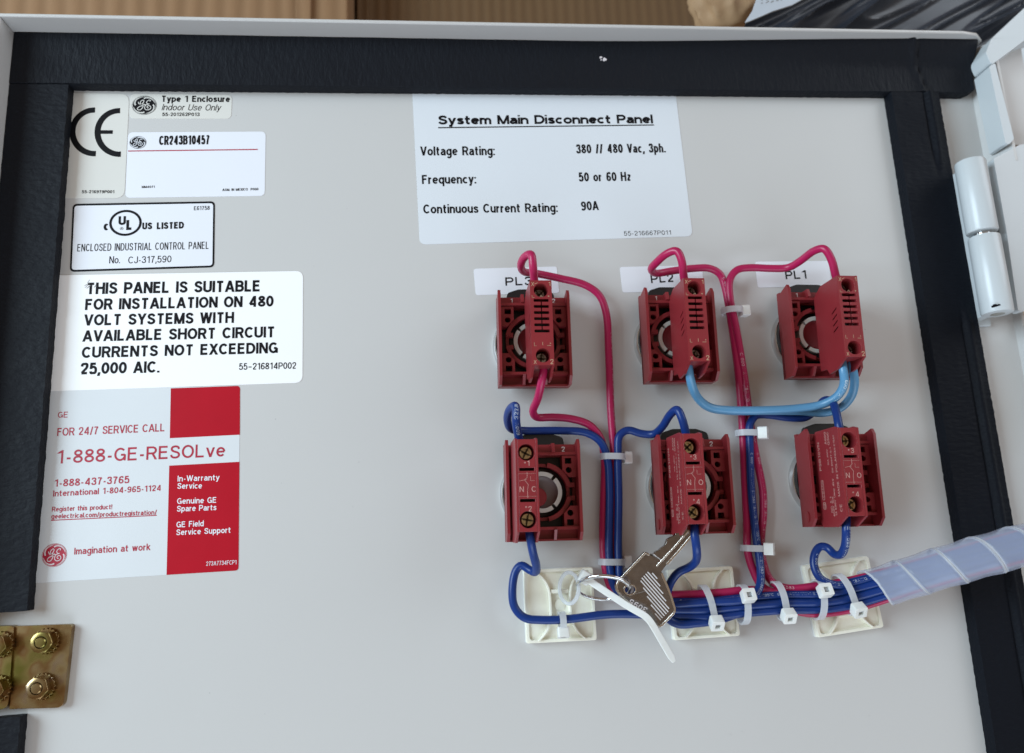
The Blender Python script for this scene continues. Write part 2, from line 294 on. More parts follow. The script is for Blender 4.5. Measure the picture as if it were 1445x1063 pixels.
# ---- lettering: a plain stroked sans serif, every glyph a skeleton (capital height 1) drawn as flat ribbons
def _e(cx, cy, rx, ry, a0, a1):
    n = max(6, int(abs(a1 - a0) / 11)); return ('c', [(cx + rx * math.cos(math.radians(a0 + (a1 - a0) * i / n)), cy + ry * math.sin(math.radians(a0 + (a1 - a0) * i / n))) for i in range(n + 1)])
def _s(*p):
    q = [Vector((a, b, 0)) for a, b in p]; return ('c', [(v.x, v.y) for v in catmull(q, .05)])
def _l(a, b, c, d): return ('l', [(a, b), (c, d)])
def skel(ch, h):
    t, b, m, X = 1 - h, h, .53, .73; u = X - h; ry = .5 - h; rl = X / 2 - h; cl = X / 2
    st = _l(0, 0, 0, 1)
    T = {
     'A': lambda: (.66, [_l(0, 0, .33, 1), _l(.33, 1, .66, 0), _l(.12, .3, .54, .3)]),
     'B': lambda: (.56, [st, _l(0, t, .32, t), _e(.32, (t + m) / 2, .2, (t - m) / 2, -90, 90), _l(0, m, .34, m), _e(.33, (m + b) / 2, .23, (m - b) / 2, -90, 90), _l(0, b, .33, b)]),
     'C': lambda: (.61, [_e(.32, .5, .32, ry, 42, 318)]),
     'D': lambda: (.6, [st, _l(0, t, .27, t), _e(.27, .5, .33, ry, -90, 90), _l(0, b, .27, b)]),
     'E': lambda: (.5, [st, _l(0, t, .5, t), _l(0, m, .46, m), _l(0, b, .52, b)]),
     'F': lambda: (.46, [st, _l(0, t, .48, t), _l(0, m, .42, m)]),
     'G': lambda: (.63, [_e(.32, .5, .32, ry, 44, 345), _l(.62, 0.03, .62, .48), _l(.37, .46, .62, .46)]),
     'H': lambda: (.58, [st, _l(.58, 0, .58, 1), _l(0, m, .58, m)]),
     'I': lambda: (0, [st]),
     'J': lambda: (.4, [_l(.4, .28, .4, 1), _e(.2, .28, .2, .28 - h, 180, 360)]),
     'K': lambda: (.56, [st, _l(.03, .36, .53, 1), _l(.2, .58, .57, 0)]),
     'L': lambda: (.46, [st, _l(0, b, .48, b)]),
     'M': lambda: (.72, [st, _l(.72, 0, .72, 1), _l(0, 1, .36, 0), _l(.36, 0, .72, 1)]),
     'N': lambda: (.57, [st, _l(.57, 0, .57, 1), _l(0, 1, .57, 0)]),
     'O': lambda: (.66, [_e(.33, .5, .33, ry, 0, 360)]),
     'P': lambda: (.53, [st, _l(0, t, .31, t), _e(.31, (t + .45) / 2, .22, (t - .45) / 2, -90, 90), _l(0, .45, .31, .45)]),
     'Q': lambda: (.66, [_e(.33, .5, .33, ry, 0, 360), _l(.4, .24, .68, -.02)]),
     'R': lambda: (.56, [st, _l(0, t, .32, t), _e(.32, (t + .47) / 2, .22, (t - .47) / 2, -90, 90), _l(0, .47, .32, .47), _l(.33, .47, .56, 0)]),
     'S': lambda: (.54, [_s((.52, .72), (.45, t - .05), (.27, t), (.09, t - .06), (.04, .73), (.10, .6), (.27, .52), (.46, .43), (.53, .27), (.46, b + .06), (.27, b), (.07, b + .07), (.01, .29))]),
     'T': lambda: (.56, [_l(0, t, .56, t), _l(.28, 0, .28, 1)]),
     'U': lambda: (.56, [_l(0, .3, 0, 1), _l(.56, .3, .56, 1), _e(.28, .3, .28, .3 - h, 180, 360)]),
     'V': lambda: (.6, [_l(0, 1, .3, 0), _l(.3, 0, .6, 1)]),
     'W': lambda: (.9, [_l(0, 1, .225, 0), _l(.225, 0, .45, 1), _l(.45, 1, .675, 0), _l(.675, 0, .9, 1)]),
     'X': lambda: (.58, [_l(0, 0, .56, 1), _l(.02, 1, .58, 0)]),
     'Y': lambda: (.58, [_l(0, 1, .29, .42), _l(.58, 1, .29, .42), _l(.29, 0, .29, .5)]),
     'Z': lambda: (.52, [_l(0.02, t, .52, t), _l(0, b, .52, b), _l(.02, b, .5, t)]),
     'a': lambda: (.43, [_s((.03, .54), (.09, u - .03), (.22, u), (.36, u - .04), (.42, .5)), _l(.42, 0, .42, .5), _s((.42, .43), (.2, .405), (.05, .33), (.0, .2), (.05, b + .03), (.17, b), (.33, b + .06), (.42, .24))]),
     'b': lambda: (.46, [st, _e(.23, cl, .23, rl, 0, 360)]),
     'c': lambda: (.42, [_e(.23, cl, .23, rl, 48, 312)]),
     'd': lambda: (.46, [_l(.46, 0, .46, 1), _e(.23, cl, .23, rl, 0, 360)]),
     'e': lambda: (.45, [_e(.23, cl, .23, rl, 3, 318), _l(0.02, cl + .01, .455, cl + .01)]),
     'f': lambda: (.27, [_l(.09, 0, .09, .8), _s((.09, .78), (.14, t - .03), (.29, t)), _l(-.06, u, .29, u)]),
     'g': lambda: (.46, [_e(.23, cl, .23, rl, 0, 360), _l(.46, 0, .46, X), _s((.46, .02), (.41, -.17), (.22, -.24), (.03, -.15))]),
     'h': lambda: (.43, [st, _s((0, .47), (.07, u - .06), (.23, u), (.38, u - .07), (.43, .47)), _l(.43, 0, .43, .48)]),
     'i': lambda: (0, [_l(0, 0, 0, X), _l(0, .86, 0, 1)]),
     'j': lambda: (.04, [_l(.04, -.1, .04, X), _l(.04, .86, .04, 1)]),
     'k': lambda: (.42, [st, _l(.03, .28, .38, X), _l(.16, .42, .43, 0)]),
     'l': lambda: (0, [st]),
     'm': lambda: (.7, [_l(0, 0, 0, X), _s((0, .47), (.06, u - .06), (.18, u), (.31, u - .07), (.35, .47)), _l(.35, 0, .35, .48), _s((.35, .47), (.41, u - .06), (.53, u), (.66, u - .07), (.7, .47)), _l(.7, 0, .7, .48)]),
     'n': lambda: (.43, [_l(0, 0, 0, X), _s((0, .47), (.07, u - .06), (.23, u), (.38, u - .07), (.43, .47)), _l(.43, 0, .43, .48)]),
     'o': lambda: (.48, [_e(.24, cl, .24, rl, 0, 360)]),
     'p': lambda: (.46, [_l(0, -.27, 0, X), _e(.23, cl, .23, rl, 0, 360)]),
     'q': lambda: (.46, [_l(.46, -.27, .46, X), _e(.23, cl, .23, rl, 0, 360)]),
     'r': lambda: (.24, [_l(0, 0, 0, X), _s((0, .44), (.06, u - .07), (.25, u))]),
     's': lambda: (.4, [_s((.38, .52), (.33, u - .03), (.2, u), (.06, u - .04), (.03, .52), (.09, .43), (.2, .38), (.34, .32), (.39, .21), (.34, b + .03), (.2, b), (.05, b + .04), (.0, .2))]),
     't': lambda: (.28, [_l(.1, .15, .1, .93), _s((.1, .18), (.14, b + .01), (.29, b)), _l(-.06, u, .31, u)]),
     'u': lambda: (.43, [_l(.43, 0, .43, X), _s((.43, .26), (.36, b + .06), (.2, b), (.05, b + .07), (0, .26)), _l(0, .25, 0, X)]),
     'v': lambda: (.44, [_l(0, X, .22, 0), _l(.22, 0, .44, X)]),
     'w': lambda: (.68, [_l(0, X, .17, 0), _l(.17, 0, .34, X), _l(.34, X, .51, 0), _l(.51, 0, .68, X)]),
     'x': lambda: (.42, [_l(0, 0, .41, X), _l(.01, X, .42, 0)]),
     'y': lambda: (.44, [_l(0, X, .22, 0.02), _l(.11, -.26, .44, X), _l(-.01, -.26 + h, .13, -.26 + h)]),
     'z': lambda: (.38, [_l(.01, u, .38, u), _l(0, b, .38, b), _l(.02, b, .36, u)]),
     '0': lambda: (.48, [_e(.24, .5, .24, ry, 0, 360)]),
     '1': lambda: (.34, [_l(.28, 0, .28, 1), _l(.04, .76, .28, .96)]),
     '2': lambda: (.48, [_s((.01, .68), (.06, .87), (.24, t), (.42, .88), (.46, .71), (.40, .54), (.2, .32), (.03, b + .02)), _l(0, b, .48, b)]),
     '3': lambda: (.48, [_s((.03, .73), (.09, .9), (.24, t), (.41, .89), (.44, .74), (.37, .58), (.2, .53)), _s((.2, .53), (.41, .46), (.47, .28), (.41, .11), (.24, b), (.06, .11), (.01, .28))]),
     '4': lambda: (.58, [_l(.45, 0, .45, 1), _l(.03, .27, .43, .97), _l(0, .26, .58, .26)]),
     '5': lambda: (.48, [_l(.08, t, .44, t), _l(.04, .45, .085, 1), _s((.04, .48), (.13, .6), (.26, .63), (.42, .54), (.47, .33), (.41, .12), (.24, b), (.07, .1), (.01, .25))]),
     '6': lambda: (.48, [_e(.24, .31, .23, .31 - h, 0, 360), _s((.01, .34), (.04, .62), (.12, .86), (.27, t), (.41, .92), (.46, .78))]),
     '7': lambda: (.48, [_l(0, t, .48, t), _s((.46, t), (.28, .6), (.16, 0))]),
     '8': lambda: (.48, [_e(.24, .755, .2, .245 - h, 0, 360), _e(.24, .27, .24, .27 - h, 0, 360)]),
     '9': lambda: (.48, [_e(.24, .69, .23, .31 - h, 0, 360), _s((.47, .66), (.44, .38), (.36, .14), (.21, b), (.07, .08), (.02, .22))]),
     '.': lambda: (0, [_l(0, 0, 0, .15)]), ',': lambda: (.02, [_l(-.04, -.16, .03, .15)]), ':': lambda: (0, [_l(0, 0, 0, .15), _l(0, .55, 0, .7)]),
     '-': lambda: (.24, [_l(0, .36, .24, .36)]), '–': lambda: (.5, [_l(0, .4, .5, .4)]), '/': lambda: (.26, [_l(0, -.03, .26, 1.0)]), '!': lambda: (0, [_l(0, 0, 0, .15), _l(0, .3, 0, 1)]),
     '(': lambda: (.16, [_e(.3, .4, .3, .66, 118, 242)]), ')': lambda: (.16, [_e(-.14, .4, .3, .66, -62, 62)]), '°': lambda: (.24, [_e(.12, .86, .1, .1, 0, 360)]),
     '®': lambda: (.8, [_e(.4, .5, .42, .5, 0, 360), _l(.26, .25, .26, .78), _e(.4, .63, .14, .13, -90, 90), _l(.26, .76, .4, .76), _l(.26, .5, .4, .5), _l(.4, .5, .56, .25)]),
     '+': lambda: (.5, [_l(0, .45, .5, .45), _l(.25, .2, .25, .7)]), "'": lambda: (0, [_l(0, .75, 0, 1)]),
    }
    return T[ch]() if ch in T else (.4, [])
WID = 1.12
def pen_gap(w): return .155 + .8 * w
def natural(body, w, gap=None):
    gap = pen_gap(w) if gap is None else gap
    return sum((.26 if ch == ' ' else skel(ch, w / 2)[0] * WID) for ch in body), gap * (len(body) - 1)
def glyphs(body, w=.14, kx=1.0, shear=0.0, gap=None):
    gap = pen_gap(w) if gap is None else gap
    """-> verts (x, y, tiny layer height), faces; capital height 1, pen weight w, widths scaled by kx"""
    vs, fs, x, k = [], [], w / 2, 0
    for ch in body:
        if ch == ' ': x += .26 * kx + gap * max(kx, .8); continue
        W, strokes = skel(ch, w / 2); W *= WID
        for kind, p in strokes:
            p = [(x + a * kx * WID, b) for a, b in p]; k += 1; z = (k % 5) * 1.0; n0 = len(vs)
            if kind == 'l':
                (x0, y0), (x1, y1) = p; dx, dy = x1 - x0, y1 - y0; L = math.hypot(dx, dy)
                if abs(dy) > .25 * abs(dx):                    # stems and diagonals: cut level
                    ww = w / 2 * L / abs(dy); q = [(x0 - ww, y0), (x0 + ww, y0), (x1 + ww, y1), (x1 - ww, y1)]
                else: q = [(x0, y0 - w / 2), (x1, y1 - w / 2), (x1, y1 + w / 2), (x0, y0 + w / 2)]
                vs += [(a + shear * b, b, z) for a, b in q]; fs.append([n0, n0 + 1, n0 + 2, n0 + 3])
            else:
                n = len(p); shut = math.hypot(p[0][0] - p[-1][0], p[0][1] - p[-1][1]) < 1e-4
                for i in range(n):
                    a, b = p[max(0, i - 1)], p[min(n - 1, i + 1)]
                    if shut and i in (0, n - 1): a, b = p[n - 2], p[1]
                    tx, ty = b[0] - a[0], b[1] - a[1]; L = math.hypot(tx, ty) or 1; nx, ny = -ty / L * w / 2, tx / L * w / 2
                    for s in (1, -1):
                        xx, yy = p[i][0] + s * nx, p[i][1] + s * ny; vs.append((xx + shear * yy, yy, z))
                for i in range(n - 1): a = n0 + 2 * i; fs.append([a, a + 2, a + 3, a + 1])
        x += W * kx + gap * max(kx, .8)
    return vs, fs
LAY = 0.003
def text(parent, body, p0, p1, cap, m, h=0.2, w=.14, shear=0.0, name='lettering', gap=None):
    """baseline from photo spot p0 to p1, capital height in photo pixels, pen weight w (of the capital height)"""
    a, b = P(*p0, h), P(*p1, h); d = b - a; L = d.length; d.normalize(); up = Vector((0, 0, 1)).cross(d)
    sc = (P(p0[0], p0[1] + 10, h) - P(p0[0], p0[1], h)).length / 10; c = cap * sc
    nw, ng = natural(body, w, gap); kx = (L / c - w - shear) / max(1e-6, nw + ng)
    if kx < .8: kx = max(.2, (L / c - w - shear - .8 * ng) / max(1e-6, nw))
    vs, fs = glyphs(body, w, kx, shear, gap)
    return MB().add([a + d * (x * c) + up * (y * c) + Vector((0, 0, z * LAY)) for x, y, z in vs], fs).build(name, m, parent, smooth=0, merge=0, recalc=False)
def text_on(mb, body, o, dx, dy, size, kx=1.0, w=.13):
    """text on any plane: origin, unit x / y directions, capital height mm"""
    vs, fs = glyphs(body, w, kx); n = dx.cross(dy)
    return mb.add([o + dx * (x * size) + dy * (y * size) + n * (z * LAY) for x, y, z in vs], fs)
def ribbon(mb, pts, w, closed=False):
    """flat stroke in the z plane of the points"""
    n = len(pts); L, R = [], []
    for i in range(n):
        a, b = (pts[(i - 1) % n], pts[(i + 1) % n]) if closed else (pts[max(0, i - 1)], pts[min(n - 1, i + 1)])
        t = (b - a).normalized(); s = Vector((-t.y, t.x, 0)); ww = w(i / (n - 1)) if callable(w) else w
        L.append(pts[i] + s * ww / 2); R.append(pts[i] - s * ww / 2)
    fs = [[i, (i + 1) % n, n + (i + 1) % n, n + i] for i in range(n if closed else n - 1)]
    return mb.add(L + R, fs)

# ------------------------------------------------------------------ the door
door = thing('enclosure_door', 'grey painted enclosure door lying open with its inner face up', 'door', (40, 60, 0))
XL, XR, ZT, ZB = -176.6, 259.6, 217.9, -150.0
MB().box((XL - 1.5, ZB - 1.5, -1.6), (XR + 1.5, ZT + 1.5, 0)).build('panel', MT['paint'], door)
MB().prism([(XL - 1.7, -1.59), (XL - 1.7, 15), (XR - 12, 15), (XR - 3, 13.4), (XR + 2.5, 9), (XR + 2.5, -1.59)], None, lambda x, h, t: Vector((x, ZT + 1.7 * t, h))).build('flange', MT['paint'], door, 0.7, seg=3)
MB().box((XL - 1.7, ZB, -1.58), (XL, ZT - 0.02, 14.9)).build('flange', MT['paint'], door, 0.7, seg=3)
MB().prism([(-1.55, ZT + 1), (14.2, ZT - 3), (14.2, 154), (4, 153), (4, 79), (14.2, 77), (14.2, ZB), (-1.55, ZB)], None,
           lambda h, z, t: Vector((XR + h * 0.22 + 1.6 * t, z, h))).build('flange', MT['paint'], door, 0.6, seg=3)
mb = MB()
for k in range(26):
    px, py, r = random.uniform(130, 1240), random.uniform(160, 1050), random.uniform(.08, .24)
    c = P(px, py, 0); mb.flat([(c.x + r * random.uniform(.5, 1.2) * math.cos(a * .9), c.y + r * random.uniform(.5, 1.2) * math.sin(a * .9)) for a in range(7)], None, XY(.01, .012))
mb.build('dust_speck', MT['grey_ink'], door, smooth=0)

# hinge
hinge = thing('door_hinge', 'white painted lift-off hinge with two stacked barrels at the right edge', 'hinge', (241, 117, 0))
HX, HH, HR = 239.6, 15.5, 6.3
def along_y(cx, h): return lambda x, y, z: Vector((cx + x, z, h + y))
MB().box((229, 80, -0.01), (247, 152.5, 2.2)).build('leaf', MT['hinge_paint'], hinge, 0.5)
for z0, z1, dx, r in ((118.6, 152.6, 0, HR), (81.6, 117.0, 0.3, HR * 1.0)):
    b = MB().lathe([(0, z0), (r - 1.0, z0), (r - .25, z0 + .3), (r, z0 + 1.0), (r, z1 - 1.0), (r - .25, z1 - .3), (r - 1.0, z1), (0, z1)], along_y(HX + dx, HH), 48)
    b.build('barrel', MT['hinge_paint'], hinge)
MB().box((HX - 1.5, 82.5, 1.5), (HX + 3.0, 151.5, HH - 2)).build('knuckle_web', MT['hinge_paint'], hinge, 0.4)
MB().lathe([(0, 116.5), (3.4, 116.5), (3.4, 119), (0, 119)], along_y(HX, HH), 32).build('pin', MT['chrome'], hinge)
mb = MB(); mb.lathe([(0, 81.45), (2.6, 81.45), (3.0, 81.7), (0, 81.72)], along_y(HX + .3, HH), 32); mb.build('pin_end', MT['steel'], hinge)
mb = MB(); c0 = Vector((HX - 3.6, 84.5, 0))
for k in range(4):
    a = math.radians(120 + 6 * k); mb.box((HX + .3 + (HR + .03) * math.cos(a) - .5, 83.8 - k * .12, HH + (HR + .02) * math.sin(a) - .5), (HX + .3 + (HR + .03) * math.cos(a) + .5, 84.2 + random.uniform(0, .5), HH + (HR + .02) * math.sin(a) + .35))
mb.build('chipped_paint', MT['ink'], hinge, smooth=0)
def pxmap(h0, h1):
    return lambda x, y, t: (lambda q: Vector((q.x, q.y, h0 + (h1 - h0) * t)))(P(x, y, h1))
MB().prism(rounded([(1402, 224), (1440, 204), (1500, 200), (1500, 425), (1437, 441), (1421, 330)], [3, 8, 0, 0, 6, 0]), None, lambda x, y, t: (lambda h: (lambda q: Vector((q.x, q.y, h - 4 + 4 * t)))(P(x, y, h)))(17 - .10 * max(0, x - 1402))).build('leaf', MT['hinge_paint'], hinge, 0.6, seg=3, smooth=0)

# enclosure corner beyond the hinge
encl = thing('electrical_enclosure', 'corner of the pale grey enclosure body right of the open door', 'enclosure', P(1440, 120, 0))
MB().prism(rounded([(1391, 74), (1399, 55), (1450, 7), (1520, -40), (1520, 30), (1450, 54), (1399, 92)], [8, 14, 0, 0, 0, 0, 5]), None, pxmap(5, 16)).build('top_rim', MT['hinge_paint'], encl, .8, seg=3, smooth=0)
MB().prism(rounded([(1396, 94), (1404, 88), (1431, 196), (1424, 204), (1419, 202)], [3, 3, 4, 3, 3]), None, pxmap(5, 15.4)).build('side_rim', MT['hinge_paint'], encl, 0.5, seg=3, smooth=0)
MB().prism([(1396, 84), (1440, 56), (1450, 130), (1500, 130), (1500, 212), (1422, 204)], None, pxmap(-10, 6)).build('return_flange', MT['paint'], encl, 0.4)
MB().prism([(1425, 60), (1520, 20), (1520, 140), (1445, 140)], None, pxmap(-30, -18)).build('inner_wall', MT['hinge_paint'], encl, 0.4)

# ------------------------------------------------------------------ foam gasket strips
def rough_edge(a, b, amp, step=1.6):
    a, b = Vector(a), Vector(b); n = max(2, int((b - a).length / step)); d = (b - a); s = Vector((-d.y, d.x)).normalized()
    out = []
    for i in range(n):
        p = a + d * (i / n); w = amp * noise.noise(Vector((p.x * .35, p.y * .35, 3.1))) + amp * .5 * noise.noise(Vector((p.x * 1.1, p.y * 1.1, 8)))
        if i == 0: w = 0
        out.append(tuple(p + s * w))
    return out
def foam_poly(corners, amp=0.3):
    out = []
    for i in range(len(corners)): out += rough_edge(corners[i], corners[(i + 1) % len(corners)], amp)
    return out
def foam(name, label, corners, h1, m, amp=0.3):
    t = MB().prism(foam_poly(corners, amp), None, XY(-0.02, h1)).build(name, m, None, 0.45, seg=2)
    return tag(t, label, 'foam strip', 'black foam strips round the door edge')
def top_foam():
    x0, x1, z0, z1 = -176.3, 258.2, 193.4, 217.75; nx, nz = 330, 26; rows = []; vs = []; fs = []
    ss = lambda t: (lambda q: q * q * (3 - 2 * q))(min(1, max(0, t)))
    ca, cb = P(1288, 70, 6), P(1312, 135, 6)
    def top_h(x, z):
        rise = 6.0 * ss((x - 60) / 190) * ss((z - 205) / 12.7)
        d = cb - ca; L = math.hypot(d.x, d.y); q = ((x - ca.x) * d.y - (z - ca.y) * d.x) / L
        return 5.2 + rise + .15 * noise.noise(Vector((x * .05, z * .1, 0))) - .8 * math.exp(-(q / .7) ** 2) + 1.0 * math.exp(-((q - 2.0) / 1.6) ** 2)
    for i in range(nx + 1):
        x = x0 + (x1 - x0) * i / nx; row = []
        a = z0 + .3 * noise.noise(Vector((x * .5, 1, 0))) + (1.6 * ss((x - 254) / 4) if x > 254 else 0)
        prof = [(a, -.02), (a - .05, 2.5), (a + .05, 4.5)] + [(a + .4 + (z1 - a - .5) * k / nz, None) for k in range(nz + 1)] + [(z1, -.02)]
        for z, h in prof:
            xx = x - 1.4 * (1 - (z - z0) / (z1 - z0)) * ss((x - 245) / 12)
            row.append(len(vs)); vs.append((xx, z, top_h(x, z) if h is None else h))
        rows.append(row)
    for i in range(nx):
        for k in range(len(rows[0]) - 1): fs.append([rows[i][k], rows[i + 1][k], rows[i + 1][k + 1], rows[i][k + 1]])
    fs.append(rows[0][:]); fs.append(rows[-1][::-1])
    o = MB().add(vs, fs).build('foam_strip', MT['foam_x'], None, smooth=50)
    return tag(o, 'long horizontal black foam strip along the top edge of the door', 'foam strip', 'black foam strips round the door edge')
top = top_foam()
mb = MB(); c = P(851, 83, 5.3)
for k in range(9):
    x, y, r = c.x + random.uniform(-1.1, 1.1), c.y + random.uniform(-.9, .9), random.uniform(.25, .65)
    mb.prism([(x + r * random.uniform(.5, 1.3) * math.cos(a * .9), y + r * random.uniform(.5, 1.3) * math.sin(a * .9)) for a in range(7)], None, XY(5.0, 5.3 + r * .5))
mb.build('torn_white_nick', MT['pale_ink'], top, smooth=0)
foam('foam_strip', 'vertical black foam strip down the left edge beside the stickers', [(-176.3, -21.3), (-152.8, -20.9), (-152.7, 193.35), (-176.3, 193.35)], 5.0, MT['foam_y'])
c = P(39, 1007, 0)
foam('foam_strip', 'short black foam strip in the bottom left corner below the brass plate', [(-176.3, -148), (c.x, -148), (c.x, c.y), (-176.3, c.y - .3)], 5.0, MT['foam_y'])
# right strip runs over a weld ridge: grid with a height profile
def right_foam():
    x0, x1, z0, z1 = 214.3, 238.6, -140.0, 193.38; nx, nz = 34, 260; vs = []; fs = []
    def hz(u, z):
        s1 = 1 / (1 + math.exp(-(z - 158) / 3.0)) ; s2 = 1 / (1 + math.exp((z - 84) / 3.0)); k = max(s1, s2)
        crease = -1.0 * math.exp(-((u - 16.6) / 0.7) ** 2); ridge = 1.5 * math.exp(-((u - 19.0) / 1.6) ** 2)
        return 5.6 + k * (crease + ridge) + 0.12 * noise.noise(Vector((u * .4, z * .12, 0)))
    rows = []
    for j in range(nz + 1):
        z = z0 + (z1 - z0) * j / nz; row = []
        e0 = x0 + .3 * noise.noise(Vector((1, z * .5, 0))) ; e1 = x1 + .3 * noise.noise(Vector((9, z * .5, 0)))
        prof = [(e0, -0.02), (e0 - .05, 2.5), (e0 + .05, 4.6)]
        for i in range(nx + 1):
            x = e0 + .4 + (e1 - e0 - .8) * i / nx; prof.append((x, hz(x - x0, z)))
        prof += [(e1 - .05, 4.6), (e1, -0.02)]
        for x, h in prof: row.append(len(vs)); vs.append((x, z, h))
        rows.append(row)
    for j in range(nz):
        for i in range(len(rows[0]) - 1): fs.append([rows[j][i], rows[j][i + 1], rows[j + 1][i + 1], rows[j + 1][i]])
    fs.append(rows[0][:]); fs.append(rows[-1][::-1])
    o = MB().add(vs, fs).build('foam_strip', MT['foam_n'], None, smooth=50)
    tag(o, 'vertical black foam strip with a raised ridge down the right edge beside the hinge', 'foam strip', 'black foam strips round the door edge')
right_foam()

# ------------------------------------------------------------------ stickers
C1 = lambda x, y: (80 + x / 3.5425, 110 + y / 3.5425)
C2 = lambda x, y: (50 + x / 3.5425, 370 + y / 3.5425)
C3 = lambda x, y: (50 + x / 3.6656, 540 + y / 3.6656)
C4 = lambda x, y: (570 + x / 3.3605, 120 + y / 3.3605)
STK = 'stickers on the door'
def pmm(pts, h): return [(lambda q: (q.x, q.y))(P(*p, h)) for p in pts]
def sticker(name, label, pts, rad, m, h=0.14, cat='sticker', group=STK):
    q = pmm(pts, h); c = (sum(x for x, y in q) / len(q), sum(y for x, y in q) / len(q), 0)
    t = thing(name, label, cat, c, group)
    MB().prism(rounded(q, rad), None, XY(-0.03, h)).build('backing', m, t, 0.04, seg=1, merge=1e-5)
    return t
def logo(parent, c, rx, ry, dark, pale, h):
    """round monogram badge: disc, ring, four swooshes, script letters"""
    MB().flat([(c.x + rx * x, c.y + ry * y) for x, y in circle(0, 0, 1, 48)], None, XY(h, h)).build('badge', dark, parent, smooth=0, merge=0)
    mb = MB(); q = lambda u, v, k=0: Vector((c.x + rx * u, c.y + ry * v, h + 0.03 + 0.004 * k))
    ribbon(mb, [q(.95 * math.cos(a * math.pi / 32), .95 * math.sin(a * math.pi / 32)) for a in range(64)], .03 * rx, True)
    for k, a0 in enumerate((95, 5, -87, 180)):
        pts = []
        for i in range(15):
            t = i / 14; a = math.radians(a0 - 82 * t); r = .70 + .17 * min(1, t * 2.2) ** .6; pts.append(q(r * math.cos(a), r * math.sin(a), 1))
        ribbon(mb, pts, lambda t: rx * (.10 * (1 - t) ** .7 + .015))
    Z = lambda L: [Vector(((x - 560) / 385, (440 - y) / 335, 0)) for x, y in L]
    S = [Z([(375, 330), (390, 385), (435, 408), (500, 380), (540, 315), (535, 268), (495, 265), (450, 305), (432, 355), (455, 400), (530, 405)]),
         Z([(555, 395), (530, 460), (495, 550), (440, 605), (375, 600), (355, 560), (395, 505), (500, 455), (600, 415)]),
         Z([(720, 310), (742, 275), (700, 258), (650, 295), (622, 345), (650, 385), (715, 400)]),
         Z([(690, 402), (620, 425), (577, 490), (582, 560), (640, 603), (720, 590), (766, 530), (742, 470), (685, 455), (648, 495), (668, 538), (700, 530)])]
    for k, s in enumerate(S):
        cc = catmull(s, .06); ribbon(mb, [q(p.x * 1.02, p.y * 1.02, 2 + k) for p in cc], .064 * rx)
    mb.build('monogram', pale, parent, smooth=0, merge=0)
def line(parent, p0, p1, wpx, m, h=0.2, name='rule_line'):
    a, b = P(*p0, h), P(*p1, h); MB_ = MB(); ribbon(MB_, [a, b], wpx * .29); return MB_.build(name, m, parent, smooth=0, merge=0)

t = sticker('certification_sticker', 'cream sticker with large CE mark in the top left corner', [C1(35, 74), C1(363, 80), C1(338, 602), C1(5, 602)], [0, 4, 4, 0], MT['cream'])
mb = MB()
def arc(cx, cy, r, a0, a1, w, n=28):
    ribbon(mb, [P(*C1(cx + r * math.cos(math.radians(a0 + (a1 - a0) * i / n)), cy - r * 1.0 * math.sin(math.radians(a0 + (a1 - a0) * i / n))), .2) for i in range(n + 1)], w / 3.5425 * .31)
arc(188, 270, 109, 88, 274, 28); arc(313, 273, 109, 88, 274, 28)
ribbon(mb, [P(*C1(206, 271), .215), P(*C1(280, 271), .215)], 19 / 3.5425 * .31)
mb.build('lettering', MT['ink'], t, smooth=0, merge=0)
text(t, '55-216979P001', C1(125, 577), C1(288, 577), 15 / 3.54, MT['ink'], w=0.185)

t = sticker('enclosure_type_sticker', 'small cream sticker reading Type 1 Enclosure beside the CE mark', [C1(366, 79), C1(877, 85), C1(872, 205), C1(362, 204)], 2.5, MT['cream'])
text(t, 'Type 1 Enclosure', C1(522, 120), C1(866, 121), 31 / 3.54, MT['ink'], w=0.205)
text(t, 'Indoor Use Only', C1(524, 162), C1(825, 164), 31 / 3.54, MT['ink'], shear=.22, w=0.105)
text(t, '55-201262P013', C1(527, 191), C1(714, 191), 17 / 3.54, MT['ink'], w=0.180)
c = P(*C1(438, 137), .2); logo(t, c, 57 / 3.54 * .318, 50 / 3.54 * .318, MT['ink'], MT['cream'], .2)

t = sticker('part_number_sticker', 'white sticker numbered CR243B10457 with a red rule', [C1(357, 272), C1(1045, 268), C1(1040, 590), C1(343, 600)], 2.2, MT['white'])
text(t, 'CR243B10457', C1(511, 336), C1(765, 332), 46 / 3.54, MT['ink'], w=0.172, gap=.25)
line(t, C1(357, 366), C1(1005, 358), 5.5 / 3.54, MT['red_ink'])
text(t, 'MM4071', C1(425, 551), C1(490, 550), 11 / 3.54, MT['ink'], w=0.185)
text(t, 'ASM. IN MEXICO  P000', C1(828, 566), C1(1008, 562), 12 / 3.54, MT['ink'], w=0.185)
c = P(*C1(406, 323), .2); logo(t, c, 39 / 3.54 * .315, 33 / 3.54 * .315, MT['ink'], MT['white'], .2)

t = sticker('listing_sticker', 'black bordered white sticker reading UL listed enclosed industrial control panel', [C1(80, 630), C1(791, 617), C1(787, 947), C1(65, 970)], 2.0, MT['ink'])
MB().prism(rounded(pmm([C1(89, 640), C1(782, 627), C1(778, 938), C1(75, 960)], .2), 1.3), None, XY(0, .2)).build('printed_field', MT['white'], t, smooth=0)
text(t, 'E61758', C1(686, 662), C1(765, 660), 20 / 3.54, MT['ink'], .25)
c = P(*C1(344, 725), .25); mb = MB(); ribbon(mb, [c + Vector((68 / 3.54 * .312 * math.cos(a * math.pi / 30), 60 / 3.54 * .312 * math.sin(a * math.pi / 30), 0)) for a in range(60)], 11.5 / 3.54 * .31, True); mb.build('emblem_ring', MT['ink'], t, smooth=0, merge=0)
text(t, 'c', C1(234, 763), C1(259, 762), 46 / 3.54, MT['ink'], .25, 0.25)
